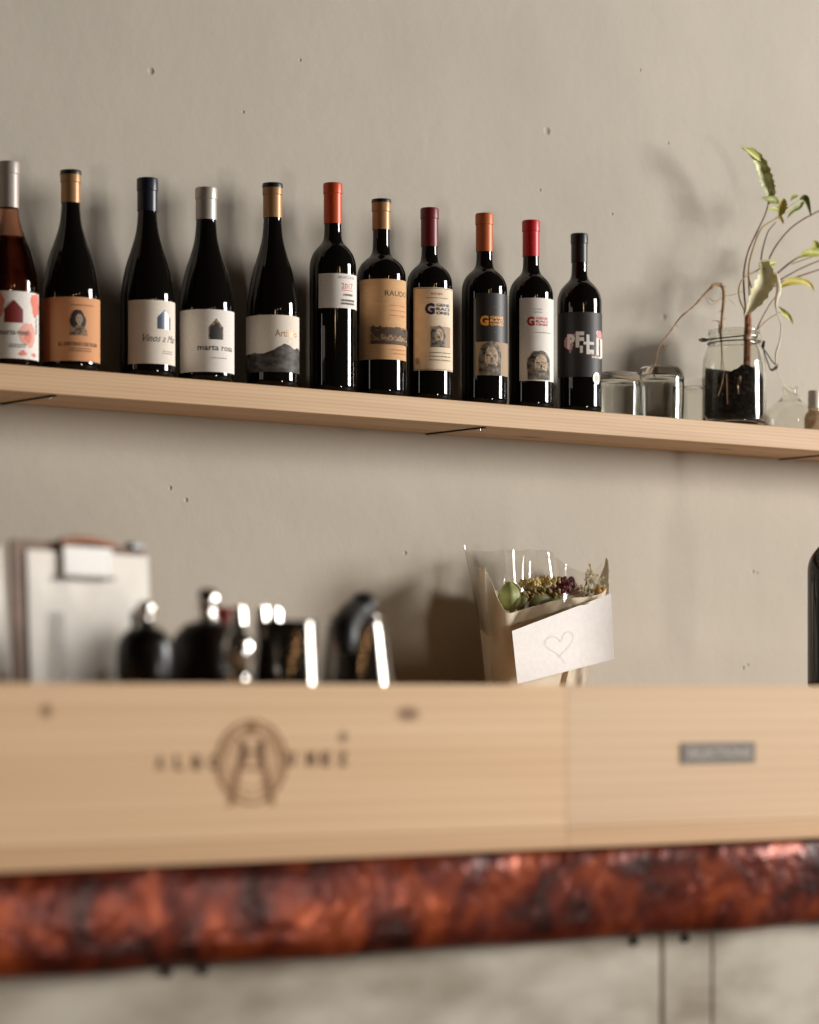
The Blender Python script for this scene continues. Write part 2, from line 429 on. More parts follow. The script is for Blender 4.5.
# ------------------------------------------------------------------ bar counter
BAR_Y = -1.51
BAR_Z = CAM.z - 0.159
def make_bar():
    t = thing('bar_counter', (-1.0, BAR_Y + 0.3, 0.0), 'bar counter with glossy red-brown hammered edge and pale weathered panels below', 'bar counter')
    ox, oy = 1.0, -(BAR_Y + 0.3)
    red = mat('red_brown_lacquer', (96, 30, 14), 0.3, metal=0.25, spec=0.16, coat=0.0)
    N, L, B = nodes(red)
    tc = N.new('ShaderNodeTexCoord')
    nz = N.new('ShaderNodeTexNoise'); nz.inputs['Scale'].default_value = 16; nz.inputs['Detail'].default_value = 4; nz.inputs['Distortion'].default_value = 0.6
    L.new(tc.outputs['Object'], nz.inputs['Vector'])
    rp = N.new('ShaderNodeValToRGB')
    e = rp.color_ramp.elements
    e[0].position = 0.36; e[0].color = (*lin((46, 14, 7)), 1)
    e[1].position = 0.66; e[1].color = (*lin((136, 58, 22)), 1)
    x = e.new(0.5); x.color = (*lin((90, 29, 11)), 1)
    L.new(nz.outputs['Fac'], rp.inputs['Fac']); L.new(rp.outputs['Color'], B.inputs['Base Color'])
    n2 = N.new('ShaderNodeTexNoise'); n2.inputs['Scale'].default_value = 26; n2.inputs['Detail'].default_value = 3
    L.new(tc.outputs['Object'], n2.inputs['Vector'])
    bp = N.new('ShaderNodeBump'); bp.inputs['Strength'].default_value = 0.2; bp.inputs['Distance'].default_value = 0.02
    n4 = N.new('ShaderNodeTexNoise'); n4.inputs['Scale'].default_value = 75; n4.inputs['Detail'].default_value = 1
    L.new(tc.outputs['Object'], n4.inputs['Vector'])
    am = N.new('ShaderNodeMath'); am.operation = 'MULTIPLY_ADD'; am.inputs[1].default_value = 0.3
    L.new(n4.outputs['Fac'], am.inputs[0]); L.new(n2.outputs['Fac'], am.inputs[2])
    L.new(am.outputs[0], bp.inputs['Height']); L.new(bp.outputs['Normal'], B.inputs['Normal'])
    bm = bmesh.new()
    # slab with an uneven, rounded front edge
    n = 60
    rows = []
    prof = [(0.62, -0.097), (0.012, -0.097), (0.002, -0.093), (-0.002, -0.074), (-0.003, -0.045), (-0.003, -0.020), (-0.002, -0.004), (0.002, 0.0), (0.62, 0.0)]
    rnd = random.Random(3); ph = [rnd.uniform(0, 6.28) for _ in range(4)]
    for i in range(n + 1):
        xx = -0.95 + 1.95 * i / n
        w = 0.003 * math.sin(xx * 13 + ph[0]) + 0.002 * math.sin(xx * 31 + ph[1])
        rows.append([(xx, BAR_Y + oy + y + (w if y < 0.02 else 0), BAR_Z + z - (0.0015 * math.sin(xx * 23 + ph[2]) if z < -0.05 else 0)) for y, z in prof])
    V = [[bm.verts.new(p) for p in r] for r in rows]
    for a, b in zip(V, V[1:]):
        for k in range(len(prof)):
            bm.faces.new([a[k], a[(k + 1) % len(prof)], b[(k + 1) % len(prof)], b[k]])
    bm.faces.new(V[0]); bm.faces.new(V[-1][::-1])
    bmesh.ops.recalc_face_normals(bm, faces=bm.faces[:])
    finish('counter_top', bm, red, t, angle=60)
    # pale boarded front, in three panels with open joints at the photographed places
    pale = noise_mat('weathered_pale_board', (146, 134, 116), (196, 188, 173), (7, 7, 15), 0.75, detail=7, bump=0.25, lo=0.32, hi=0.62)
    fy = BAR_Y + 0.028
    j1 = at(662, 980, fy).x; j2 = at(712, 980, fy).x
    edges = [(-1.93, j1 - 0.0022), (j1 + 0.0022, j2 - 0.001), (j2 + 0.001, 0.0)]
    for a, b in edges:
        bm = bmesh.new(); box(bm, a + ox, b + ox, fy + oy, fy + 0.03 + oy, 0.002, BAR_Z - 0.0985, 0.002)
        finish('front_panel', bm, pale, t, smooth=False)
    bm = bmesh.new(); box(bm, -1.93 + ox, 0 + ox, fy + 0.031 + oy, fy + 0.05 + oy, 0.002, BAR_Z - 0.0985)
    finish('backing_board', bm, mat('dark_backing', (60, 48, 38), 0.8), t, smooth=False)
    for px, py in ((168, 972), (204, 970), (635, 941), (686, 938)):
        p = at(px, py, fy - 0.002)
        bm = bmesh.new()
        prof = [(0, 0.0), (0.0055, 0.0), (0.0055, 0.002), (0.0035, 0.0045), (0, 0.005)]
        lathe(bm, prof, 20)
        for v in bm.verts: v.co = Vector((v.co.x + p.x + ox, -v.co.z + p.y + oy + 0.002, v.co.y + p.z))
        bmesh.ops.recalc_face_normals(bm, faces=bm.faces[:])
        finish('bolt', bm, M['iron'], t)
make_bar()

# ------------------------------------------------------------------ wooden crates on the bar
CRATE_TOP = CAM.z + 0.0125
def make_crate(x0, x1, label, wood, strip):
    y0, y1 = BAR_Y + 0.0, BAR_Y + 0.36
    z0 = BAR_Z + 0.001; zt = CRATE_TOP
    t = thing('wooden_crate', ((x0 + x1) / 2, (y0 + y1) / 2, z0), label, 'crate')
    ox, oy, oz = -(x0 + x1) / 2, -(y0 + y1) / 2, -z0
    def part(name, a, b, c, d, e, f, m, bev=0.0004):
        bm = bmesh.new(); box(bm, a + ox, b + ox, c + oy, d + oy, e + oz, f + oz, bev)
        return finish(name, bm, m, t, smooth=False)
    lid = 0.0215
    front = part('front_panel', x0, x1, y0, y0 + 0.012, z0 + lid + 0.0005, zt, wood)
    part('back_panel', x0, x1, y1 - 0.012, y1, z0 + lid + 0.0005, zt, wood)
    part('side_panel', x0, x0 + 0.012, y0 + 0.0125, y1 - 0.0125, z0 + lid + 0.0005, zt, wood)
    part('side_panel', x1 - 0.012, x1, y0 + 0.0125, y1 - 0.0125, z0 + lid + 0.0005, zt, wood)
    part('bottom_panel', x0, x1, y0 - 0.001, y1, z0, z0 + lid, strip)
    return t, front, (ox, oy, oz), y0, z0 + lid
seam = at(567, 770, BAR_Y).x
k1 = [at(46, 712, BAR_Y), at(408, 715, BAR_Y), at(343, 738, BAR_Y), at(375, 765, BAR_Y)]
cL = (seam - 0.92 + seam) / 2
w1 = wood_mat('crate_pine', (242, 206, 166), (218, 176, 132), 16, 0.05, (0.3, 0, 0.7), 0.6,
              knots=[(p.x - cL, -0.18, p.z - BAR_Z, r, s) for p, r, s in ((k1[0], .009, 1.0), (k1[1], .010, 2.0), (k1[2], .008, 1.0))])
w2 = wood_mat('crate_pine_pale', (228, 196, 160), (210, 172, 134), 18, 0.04, (1.3, 0, 0.2), 0.6)
w1b = wood_mat('crate_bottom_pine', (226, 188, 146), (202, 156, 112), 22, 0.04, (2.3, 0, 0.4), 0.6)
crate1, f1, o1, cy0, CRATE_FLOOR = make_crate(seam - 0.92, seam - 0.0002, 'long pine wine crate with round burnt emblem, holding menus, mills and jugs', w1, w1b)
crate2, f2, o2, _, _ = make_crate(seam + 0.0002, seam + 0.62, 'pale pine crate with small grey name plate, right of the emblem crate', w2, w1b)
def crate_print():
    burnt = mat('burnt_brand', (112, 76, 50), 0.8); faint = mat('faint_brand', (168, 126, 86), 0.8); mid = mat('light_brand', (160, 116, 78), 0.8)
    P = Print()
    # origin: the emblem's centre on the front panel
    e = at(252, 762, BAR_Y)
    def u(px, py):
        p = at(px, py, BAR_Y); return (p.x - e.x) * 1000, (p.z - e.z) * 1000
    for ch, px in zip('ALBO', (160, 179, 197, 214)):
        a = u(px, 767); P.text(ch, a[0] - 5, a[1] - 3, 10, 14, burnt, bold=.05)
    for ch, px in zip('UNEZ', (291, 311, 326, 343)):
        a = u(px, 763); P.text(ch, a[0] - 5, a[1] - 3, 10, 14, burnt, bold=.05)
    P.ring(0, 0, 38, 41, faint, 48); P.ring(0, 0, 32, 33.5, faint, 48); P.ring(0, 0, 25, 26, faint, 48)
    P.poly([(-27, -41), (-22, -41), (-6, 20), (-10, 20)], mid); P.poly([(22, -41), (27, -41), (10, 20), (6, 20)], mid)
    P.rect(-12, -2, -6, 20, burnt); P.rect(8, -2, 14, 20, burnt)
    P.rect(-15, -8, 15, -5, mid); P.rect(-9, 8, 9, 11, mid)
    P.poly([(0, 26), (7, 32), (0, 40), (-7, 32)], mid)
    for k in range(10):
        a = 0.35 + k * 0.27
        P.disc(31.5 * math.cos(a), 31.5 * math.sin(a), 2, 2, faint, 8)
    P.flat('burnt_emblem', f1, (e.x + o1[0], e.y + o1[1], e.z + o1[2]), (1, 0, 0), (0, 0, 1), (0, -1, 0))
    # name plate on the second crate
    c = at(718, 753, BAR_Y)
    a = at(681, 753, BAR_Y).x; b = at(755, 753, BAR_Y).x; hw = (b - a) / 2 * 1000
    grey = mat('grey_plate', (108, 98, 88), 0.6); pale = mat('pale_plate_letters', (196, 186, 172), 0.6)
    bm = bmesh.new()
    box(bm, -hw / 1000, hw / 1000, -0.0012, 0.0, -0.0115, 0.0115, 0.0004)
    pl = finish('name_plate', bm, grey, f2, (c.x + o2[0], c.y + o2[1] - 0.0002, c.z + o2[2]), smooth=False)
    pl['label'] = 'grey name plate with pale lettering'
    P = Print(); P.text('SELECTIONS', -hw + 8, -5, 2 * hw - 16, 10.5, pale)
    P.flat('lettering', pl, (0, -0.0012, 0), (1, 0, 0), (0, 0, 1), (0, -1, 0))
crate_print()

# ------------------------------------------------------------------ shelves on the wall
def make_shelf():
    x0, x1 = -1.62, 1.75
    t = thing('wall_shelf', (0, 0, SHELF_T - 0.038), 'long pine plank shelf carrying the wine bottles along the wall', 'shelf')
    kn = []
    for px, py, rr, s in ((530, 437, .012, 3.0), (722, 449, .012, 3.0)):
        r = ray(px, py); q = CAM + r * ((SHELF_T - 0.038 - CAM.z) / r.z)
        kn.append((q.x, q.y, 0.0, rr, s))
    m = wood_mat('shelf_pine', (204, 170, 130), (174, 136, 97), 38, 0.035, (0.1, 0.4, 0.2), 0.55, knots=kn)
    bm = bmesh.new(); box(bm, x0, x1, -0.165, -0.0005, 0, 0.038, 0.0015)
    finish('board', bm, m, t, smooth=False)
    for bx in (2.19 - 3, 3.0 - 3, 3.83 - 3):
        bm = bmesh.new(); box(bm, bx - 0.003, bx + 0.003, -0.155, -0.002, -0.0025, -0.0003, 0.0006)
        br = finish('bracket', bm, M['iron'], t, smooth=False)
        bm = bmesh.new(); lathe(bm, [(0, 0), (0.003, 0.0), (0.003, -0.0012), (0.0015, -0.0022), (0, -0.0022)], 14, (bx, -0.14, -0.0025))
        finish('screw', bm, M['chrome'], br)
make_shelf()
LEDGE_T = CAM.z + 0.0125
def make_ledge():
    t = thing('wall_ledge', (0, 0, LEDGE_T - 0.036), 'low pine ledge on the wall under the bouquet and lone dark bottle', 'shelf')
    bm = bmesh.new(); box(bm, -1.3, 1.75, -0.50, -0.0005, 0, 0.036, 0.0015)
    finish('board', bm, wood_mat('ledge_pine', (214, 174, 126), (184, 138, 92), 22, 0.04, (3, 0, 1)), t, smooth=False)
make_ledge()

# ------------------------------------------------------------------ wine bottles
BY = -0.105                     # the row's centre line in front of the wall
BURG = [(0, .004), (.55, .002), (.86, 0), (.97, .004), (1, .012), (1, .112), (.985, .124), (.94, .137), (.845, .159), (.735, .178), (.585, .197), (.42, .2225), (.355, .245), (.335, .262)]
BORD = [(0, .004), (.55, .002), (.86, 0), (.97, .004), (1, .012), (1, .188), (.985, .199), (.93, .211), (.83, .2225), (.68, .233), (.53, .2415), (.435, .250), (.395, .262), (.38, .285)]

def make_bottle(px, top, capbot, rad_px, kind, capmat, label, label_fn, disc=None, ring=None, glass=None, y=BY, base=SHELF_T, shoulder=None, caprad=None, neckend=None, group='wine bottles on the upper shelf', name='wine_bottle', captip=True, body_h=None):
    s = scale(px, y)
    c = at(px, 500, y)
    zz = lambda py: CAM.z + (CY - py) / s - base       # height above the base
    rad = rad_px / s
    zc = lambda py: CAM.z + (CY - py) / (s * (1 + 0.0145 * s / F_PX)) - base
    H = zc(top); hc = zc(capbot)
    t = thing(name, (c.x, y, base + 0.0004), label, 'wine bottle', group)
    prof0 = BURG if kind == 'burg' else BORD
    sh0 = 0.112 if kind == 'burg' else 0.188
    sh = zz(shoulder) if shoulder else sh0
    ne0 = prof0[-1][1] if kind == 'burg' else 0.258; ne = zz(neckend) if neckend else max(hc + 0.004, sh + (ne0 - sh0) * 0.85)
    cr = (caprad / s) if caprad else 0.0143
    nr = cr - 0.0008
    prof = []
    for r, z in prof0:
        if z <= 0.0121: prof.append((r * rad, z)); continue
        f = (z - sh0) / (ne0 - sh0)
        q = prof0[-1][0]
        rr = (nr + (r - q) / (1 - q) * (rad - nr)) if z > sh0 else rad
        prof.append((rr, sh + f * (ne - sh)))
    # extra rings keep the straight side's shading straight
    body = prof[:5] + [(rad, .014), (rad, .022), (rad, sh * .5), (rad, sh - .010), (rad, sh - .003)]
    curve = spline([(a, b) for a, b in prof[5:]], 4)
    prof = body + curve
    prof = [p for p in prof if p[1] < H - 0.004]
    prof += [(nr, max(hc + 0.002, prof[-1][1] + 0.001)), (nr, H - 0.003), (nr * 0.9, H - 0.002), (0, H - 0.002)]
    bm = bmesh.new(); lathe(bm, prof, 96)
    g = finish('glass_body', bm, glass or M['black_glass'], t, angle=50)
    if glass:
        hw = zz(238)
        wp = [(max(r - .0035, 0), max(z, .006)) for r, z in prof if z < hw]
        bm = bmesh.new(); lathe(bm, wp + [(wp[-1][0], hw), (0, hw)], 64)
        finish('wine', bm, mat('dark_rose_wine', (158, 104, 84), .02, trans=1.0, ior=1.33), t, angle=50)
    # capsule: sleeve over the neck with a rolled ring, open lower end hidden against the glass
    if capmat:
        rg = zc(ring) if ring else H - 0.012
        cp = [(nr + 0.0001, hc), (cr + 0.0002, hc), (cr + 0.0002, rg - 0.002), (cr + 0.0011, rg - 0.001), (cr + 0.0011, H - 0.003), (cr + 0.0006, H - 0.0008), (cr - 0.001, H), (0, H)]
        bm = bmesh.new(); lathe(bm, cp, 48)
        cap = finish('capsule', bm, capmat, t, angle=30)
        if disc:
            hd = zc(disc)
            bm = bmesh.new(); lathe(bm, [(cr + 0.0006, hd), (cr + 0.0015, hd), (cr + 0.0015, H - 0.0025), (cr + 0.0008, H + 0.0002), (0, H + 0.0004)], 48)
            finish('cap_top', bm, M['foil_black'], cap, angle=30)
    vx = CAM.x - c.x; vy = CAM.y - y
    az = math.atan2(vy, vx)                            # azimuth that faces the camera
    near = rad * s / F_PX
    if label_fn: label_fn(t, rad, az, lambda py: CAM.z + (CY - py) / (s * (1 + near)) - base)
    return t

def deg2u(rad, d): return R(d) * rad * 1000

def lab(t, rad, az, zz, top, bot, d0, d1, paper, draw, name='label', centre=None, rr=None):
    """a paper label from angle d0 to d1 (degrees right of the line to the camera), rows bot..top"""
    r = rad + 0.0002 if rr is None else rr
    P = Print()
    c = centre if centre is not None else (d0 + d1) / 2
    zb, zt = zz(bot) * 1000, zz(top) * 1000
    uc = deg2u(rad, c)
    P.rect(deg2u(rad, d0) - uc, 0, deg2u(rad, d1) - uc, zt - zb, paper)
    draw(P, deg2u(rad, d0) - uc, deg2u(rad, d1) - uc, zt - zb)
    return P.bend(name, t, r, az + R(c), base_z=zb / 1000)

def house(P, u, v, w, h, m):
    P.poly([(u - w / 2, v), (u + w / 2, v), (u + w / 2, v + h * 0.58), (u, v + h), (u - w / 2, v + h * 0.58)], m)

def l_rose(t, rad, az, zz):
    def d(P, a, b, h):
        P.blob(-28, h * 0.78, 13, 22, M['coral_wash'], 1); P.blob(39, h * 0.82, 13, 18, M['coral_wash'], 2)
        P.blob(21, h * 0.37, 15, 17, M['blush_wash'], 3, j=.25); P.blob(20, h * 0.34, 7, 9, M['coral_wash'], 5)
        P.blob(12, h * 0.08, 6, 4, M['coral_wash'], 6, j=.5); P.blob(33, h * 0.07, 5, 3, M['coral_wash'], 7, j=.5)
        for k in range(7): P.disc(38 + 2 * (k % 2), h * 0.65 - k * 4, 1.3, 2.2, M['grey_ink'], 8)
        house(P, -2, h * .53, 27, 33, M['maroon_ink'])
        P.text('marta rosé', -24, h * .35, 46, 8, M['grey_ink'])
        P.lines(-8, h * .2, 16, 2, 3.2, 1.6, M['grey_ink'], 4)
    lab(t, rad, az, zz, 291, 358.5, -95, 92, M['paper_white'], d, centre=13)
def l_portrait(t, rad, az, zz):
    def d(P, a, b, h):
        for k in range(6): P.rect(a, 0, a + 30 - 5 * k, h, PEACH[k])
        # engraved portrait of a long-haired woman in a dark dress
        v = h * .40
        P.poly([(-14, v), (13, v), (13, v + 6), (9, v + 13), (2, v + 17), (-5, v + 17), (-12, v + 11)], M['etching'])
        P.blob(-1.5, v + 26, 10, 12, M['black_ink'], 3, j=.1); P.blob(-8, v + 20, 5, 8, M['black_ink'], 4, j=.15)
        P.blob(7, v + 21, 4, 8, M['black_ink'], 5, j=.15)
        P.disc(0.5, v + 24, 5.4, 7.6, M['skin_print']); P.rect(-2, v + 14, 3, v + 18, M['skin_print'])
        P.rect(-3, v + 25, -1, v + 26, M['black_ink']); P.rect(2, v + 25, 4, v + 26, M['black_ink']); P.rect(-.5, v + 19.5, 2, v + 20.2, M['brown_ink'])
        P.text('EL DESTINO DE ELISA', -30, h * .235, 64, 5.5, M['brown_ink'])
        P.lines(-14, h * .19, 20, 2, 3.4, 1.0, M['brown_ink'], 3)
        P.lines(-12, h * .87, 26, 1, 3, 0.9, M['brown_ink'], 6)
    lab(t, rad, az, zz, 297, 361, -84, 86, M['paper_peach'], d, centre=16)
PEACH = []
for k in range(6):
    f = k / 6
    PEACH.append(mat('orange_band', tuple(int(a + (b - a) * f) for a, b in zip((202, 104, 66), (210, 143, 97))), 0.75))
def l_script(t, rad, az, zz):
    def d(P, a, b, h):
        house(P, 0, h * .55, 25, 30, M['steel_blue_ink']); P.poly([(1, h * .55), (8, h * .55), (8, h * .55 + 20), (1, h * .55 + 27)], M['foil_silver'])
        P.text('Vinos a Mar', -34, h * .345, 62, 11, M['black_ink'], shear=0.45, bold=0)
        P.lines(-4, h * .2, 18, 2, 3.2, .9, M['grey_ink'], 2)
    lab(t, rad, az, zz, 300, 363.8, -44, 120, M['paper_cream'], d, centre=38)
def l_marta(t, rad, az, zz):
    def d(P, a, b, h):
        house(P, 0, h * .52, 24, 32, M['etching']); house(P, 0, h * .52, 20, 27, M['black_ink'])
        P.text('marta rosa', -29, h * .345, 62, 7.5, M['black_ink'])
        P.lines(-8, h * .22, 18, 1, 3, 1.0, M['grey_ink'], 2)
    lab(t, rad, az, zz, 309.5, 372, -70, 108, M['paper_white'], d, centre=21)
def l_mountain(t, rad, az, zz):
    def d(P, a, b, h):
        P.text('Artificio', 0, h * .62, 42, 11, M['foil_gold']); P.rect(20, h * .53, 27, h * .55, M['foil_gold'])
        P.disc(-24, h * .66, 5, 7, M['paper_cream'])
        pts = [(a, 0), (b, 0)]
        n = 26
        rnd = random.Random(5)
        for i in range(n + 1):
            u = b + (a - b) * i / n
            f = 1 - i / n
            hh = h * (0.33 + 0.16 * math.exp(-((f - .62) / .13) ** 2) + .10 * math.exp(-((f - .85) / .1) ** 2)) + rnd.uniform(-1, 1) * 1.2
            pts.append((u, hh))
        P.poly(pts, M['mountain'])
        P.poly([(a, 0), (a + 25, 0), (a + 10, h * .2), (a, h * .28)], M['black_ink'])
    lab(t, rad, az, zz, 315, 372, -92, 100, M['paper_cream'], d, centre=5)
def l_small(t, rad, az, zz):
    def d(P, a, b, h):
        P.text('SELECCION', -16, h * .86, 32, 3.6, M['grey_ink'])
        P.text('2017', -10, h * .56, 22, 9, M['rust_ink']); P.rect(-10, h * .51, 12, h * .53, M['rust_ink'])
        P.lines(-7, h * .36, 12, 1, 3, 3.2, M['grey_ink'], 8)
        P.lines(-10, h * .2, 16, 2, 5, 3, M['grey_ink'], 2)
    lab(t, rad, az, zz, 273.5, 308, -37, 112, M['paper_white'], d, centre=37)
def l_etched(t, rad, az, zz):
    def d(P, a, b, h):
        P.text('RAUDO', -15, h * .79, 46, 8.5, M['brown_ink'])
        P.lines(-6, h * .67, 28, 3, 8, .9, M['rust_ink'], 3)
        P.rect(-37, h * .19, 42, h * .40, M['etching'])
        rnd = random.Random(2)
        for k in range(14):
            P.blob(-33 + k * 5.4, h * (.31 + .06 * rnd.random()), 3.5, 5 + 3 * rnd.random(), M['brown_ink'], k, 10, .3)
        P.rect(-37, h * .19, 42, h * .23, M['brown_ink'])
        P.lines(-2, h * .12, 26, 2, 6, .9, M['rust_ink'], 3)
    lab(t, rad, az, zz, 279, 359.5, -61, 118, M['paper_kraft'], d, centre=30)
def face(P, u, v, w, h, light, dark, seed=1):
    P.blob(u, v + h * .55, w * .52, h * .5, dark, seed, j=.08); P.poly([(u - w * .5, v), (u + w * .5, v), (u + w * .5, v + h * .55), (u - w * .5, v + h * .55)], dark)
    P.disc(u + w * .06, v + h * .52, w * .30, h * .38, M['portrait_face'])
    P.rect(u - w * .18, v + h * .57, u - w * .02, v + h * .62, M['photo_grey']); P.rect(u + w * .12, v + h * .57, u + w * .28, v + h * .62, M['photo_grey'])
    P.rect(u + w * .02, v + h * .38, u + w * .09, v + h * .55, dark)
    P.blob(u + w * .06, v + h * .2, w * .26, h * .17, dark, seed + 3, j=.15); P.rect(u - w * .04, v + h * .27, u + w * .16, v + h * .3, M['black_ink'])
def gmark(P, u, v, s, g, lines, w=24):
    P.text('G', u, v, s * 1.05, s * 1.25, g, bold=.05)
    for k, r in enumerate(('GENE', 'RACI', 'ONES')):
        P.text(r, u + s * 1.25, v + s * (0.88 - 0.42 * k), w, s * .33, lines, bold=.03)
def l_cream_g(t, rad, az, zz):
    def d(P, a, b, h):
        for k in (a + 1.2, b - 2): P.rect(k, 1, k + .7, h - 1, M['brown_ink'])
        P.rect(a, h - 2, b, h - 1.3, M['brown_ink']); P.rect(a, 1.3, b, 2, M['brown_ink'])
        P.text('RIOJA', -13, h * .905, 20, 4.2, M['rust_ink']); P.rect(-22, h * .87, 18, h * .876, M['brown_ink'])
        gmark(P, -23, h * .67, 15, M['navy_ink'], M['navy_ink'], 26)
        P.rect(-14, h * .28, 24, h * .53, M['skin_print'])
        face(P, -1, h * .28, 24, h * .25, M['paper_aged'], M['photo_grey'], 2)
        P.lines(-16, h * .21, 24, 3, 6, 1.0, M['brown_ink'], 3)
        P.blob(a + 9, h * .11, 3, 6, M['skin_print'], 4, j=.4)
    lab(t, rad, az, zz, 287.5, 370.5, -44, 114, M['paper_aged'], d, centre=24)
def l_black_g(t, rad, az, zz):
    def d(P, a, b, h):
        gmark(P, -23, h * .60, 13.5, M['orange_ink'], M['orange_ink'], 26)
        P.lines(0, h * .83, 12, 1, 3, .8, M['grey_ink'], 3); P.lines(0, h * .52, 12, 1, 3, .8, M['grey_ink'], 5)
        P.rect(a, 0, b, h * .405, M['skin_print'])
        face(P, -6, 0, 38, h * .40, M['paper_aged'], M['photo_grey'], 5)
    lab(t, rad, az, zz, 293, 375.5, -22, 110, M['black_paper'], d, centre=24)
def l_white_g(t, rad, az, zz):
    def d(P, a, b, h):
        gmark(P, -20, h * .66, 12.5, M['red_ink'], M['red_ink'], 22)
        P.lines(-8, h * .86, 6, 2, 5, 1.0, M['grey_ink'], 3); P.lines(-6, h * .58, 24, 1, 3, .9, M['grey_ink'], 3)
        face(P, 2, 2, 40, h * .34, M['skin_print'], M['photo_grey'], 7)
    lab(t, rad, az, zz, 298, 381, -31, 108, M['paper_white'], d, centre=20)
def l_black_white(t, rad, az, zz):
    def d(P, a, b, h):
        h2 = h * .44
        P.blob(-34, h2 + 10, 9, 11, M['pink_ink'], 3, j=.45)
        P.text('P', -37, h2 - 1, 14, 25, M['paper_white'], bold=.05); P.text('F', -22, h2 + 1, 14, 27, M['paper_white'], bold=.05)
        P.text('L', -4, h2 - 10, 14, 33, M['paper_white'], bold=.05); P.rect(-9, h2 + 6, 10, h2 + 11, M['paper_white']); P.text('i', 15, h2 - 11, 8, 42, M['paper_white'], bold=.03)
        P.rect(-15, h2 - 8, -10, h2 + 4, M['paper_white']); P.blob(26, h2 + 24, 10, 8, M['pink_ink'], 9, j=.3); P.rect(27, h2 - 14, 38, h2 + 18, M['paper_white'])
        P.lines(6, h2 - 16, 30, 1, 3, 3.4, M['paper_white'], 4)
        for k, vv in ((-33, h2 - 8), (-26, h2 + 20), (4, h2 - 12)): P.poly([(k, vv), (k + 4, vv + 2), (k + 1, vv + 5)], M['pink_ink'])
    lab(t, rad, az, zz, 312, 377, -70, 125, M['charcoal_paper'], d, centre=24)
    P = Print()
    P.disc(0, 0, 8.5, 9.5, M['foil_silver'], 28); P.disc(0, 0, 6.3, 7.2, M['paper_white'], 24); P.disc(-1, 0, 3.4, 4, M['paper_cream'], 16); P.disc(.4, .4, 1.4, 2.6, M['foil_gold'], 10)
    P.bend('medal_sticker', t, rad + 0.0014, az + R(48), base_z=zz(378))

rose_glass = mat('rose_wine_glass', (196, 140, 112), 0.02, spec=0.6, trans=1.0, ior=1.33)
make_bottle(8.5, 160.5, 207, 29.5, 'burg', M['foil_grey'], 'amber rosé wine bottle with white and coral floral label, leftmost on the shelf', l_rose, ring=172, glass=rose_glass, caprad=10.1, shoulder=287)
make_bottle(70.7, 169.5, 202, 28.9, 'burg', M['foil_gold'], 'dark wine bottle with peach orange label printed with a small portrait', l_portrait, disc=173.8, ring=180.5, caprad=9.6, shoulder=297)
make_bottle(147.4, 177, 210.5, 27.2, 'burg', M['foil_navy'], 'dark wine bottle with navy capsule and handwritten-style cream label', l_script, ring=189, caprad=10.0, shoulder=302)
make_bottle(206.2, 186.6, 219, 27.6, 'burg', M['foil_silver'], 'dark wine bottle with silver capsule and black house on white label', l_marta, ring=197.5, caprad=10.4, shoulder=311)
make_bottle(272.6, 182.5, 217, 26.2, 'burg', M['foil_gold'], 'dark wine bottle with gold capsule and grey mountain printed on label', l_mountain, disc=187, ring=193, caprad=9.4, shoulder=312)
make_bottle(332.8, 182, 223, 23.4, 'bord', M['foil_orange'], 'tall dark wine bottle with orange-red capsule and small white half label', l_small, ring=191.8, caprad=9.0, shoulder=269, neckend=237)
make_bottle(381.3, 198.6, 229, 24.4, 'bord', M['foil_gold'], 'dark wine bottle with tan kraft label showing an engraved scene', l_etched, disc=202, ring=210, caprad=9.0, shoulder=278, neckend=251)
make_bottle(429.6, 207, 246, 22.7, 'bord', M['foil_wine'], 'dark wine bottle with burgundy capsule and aged cream label with navy G', l_cream_g, ring=217, caprad=8.6, shoulder=285, neckend=259)
make_bottle(484.4, 212.5, 251, 22.7, 'bord', M['foil_copper'], 'dark wine bottle with copper orange capsule and black label with yellow G', l_black_g, ring=223, caprad=8.5, shoulder=291, neckend=264)
make_bottle(531.0, 219.5, 256, 22.1, 'bord', M['foil_red'], 'dark wine bottle with bright red capsule and white label with red G', l_white_g, ring=230, caprad=8.4, shoulder=297, neckend=269)
make_bottle(579.3, 232.7, 262, 22.4, 'bord', M['foil_black'], 'all-black wine bottle with broken white lettering and round medal, rightmost of row', l_black_white, ring=242, caprad=8.1, shoulder=304, neckend=275)
# the lone bottle on the low ledge at the right edge
make_bottle(829, 470, 505, 21.5, 'bord', M['foil_black'], 'lone black bottle on the low ledge at the right edge', None, y=-0.40, base=LEDGE_T, shoulder=572, neckend=540, caprad=8.0, group=None)

# ------------------------------------------------------------------ upturned tumblers and other glass on the shelf
def make_tumbler(px, top, r_px, y, label):
    s = scale(px, y); c = at(px, 400, y); H = CAM.z + (CY - top) / s - SHELF_T; r = r_px / s
    t = thing('glass_tumbler', (c.x, y, SHELF_T + 0.0004), label, 'drinking glass', 'upturned tumblers on the upper shelf')
    outer = spline([(r * .95, 0.0), (r * .985, H * .3), (r * 1.0, H * .6), (r * .985, H * .78), (r * .92, H * .91), (r * .78, H * .985), (r * .55, H)], 5) + [(r * .3, H - .0012), (0, H - .0016)]
    inner = spline([(r * .95 - .0022, 0.0), (r * .985 - .0024, H * .3), (r - .0026, H * .55), (r * .93, H * .70), (r * .80, H * .80), (r * .45, H * .835)], 5) + [(0, H * .835)]
    bm = bmesh.new(); lathe(bm, inner[::-1] + outer, 64)
    finish('glass_body', bm, M['clear_glass'], t, angle=70)
    bmesh_ok = True
    return t
make_tumbler(618, 372.5, 24, -0.075, 'clear upturned tumbler nearest the black bottle, under the dry vine tip')
make_tumbler(660, 367, 24.3, -0.115, 'largest clear upturned tumbler standing in front of the other two')
make_tumbler(692, 379, 17, -0.045, 'small clear upturned tumbler half hidden behind the plant jar')

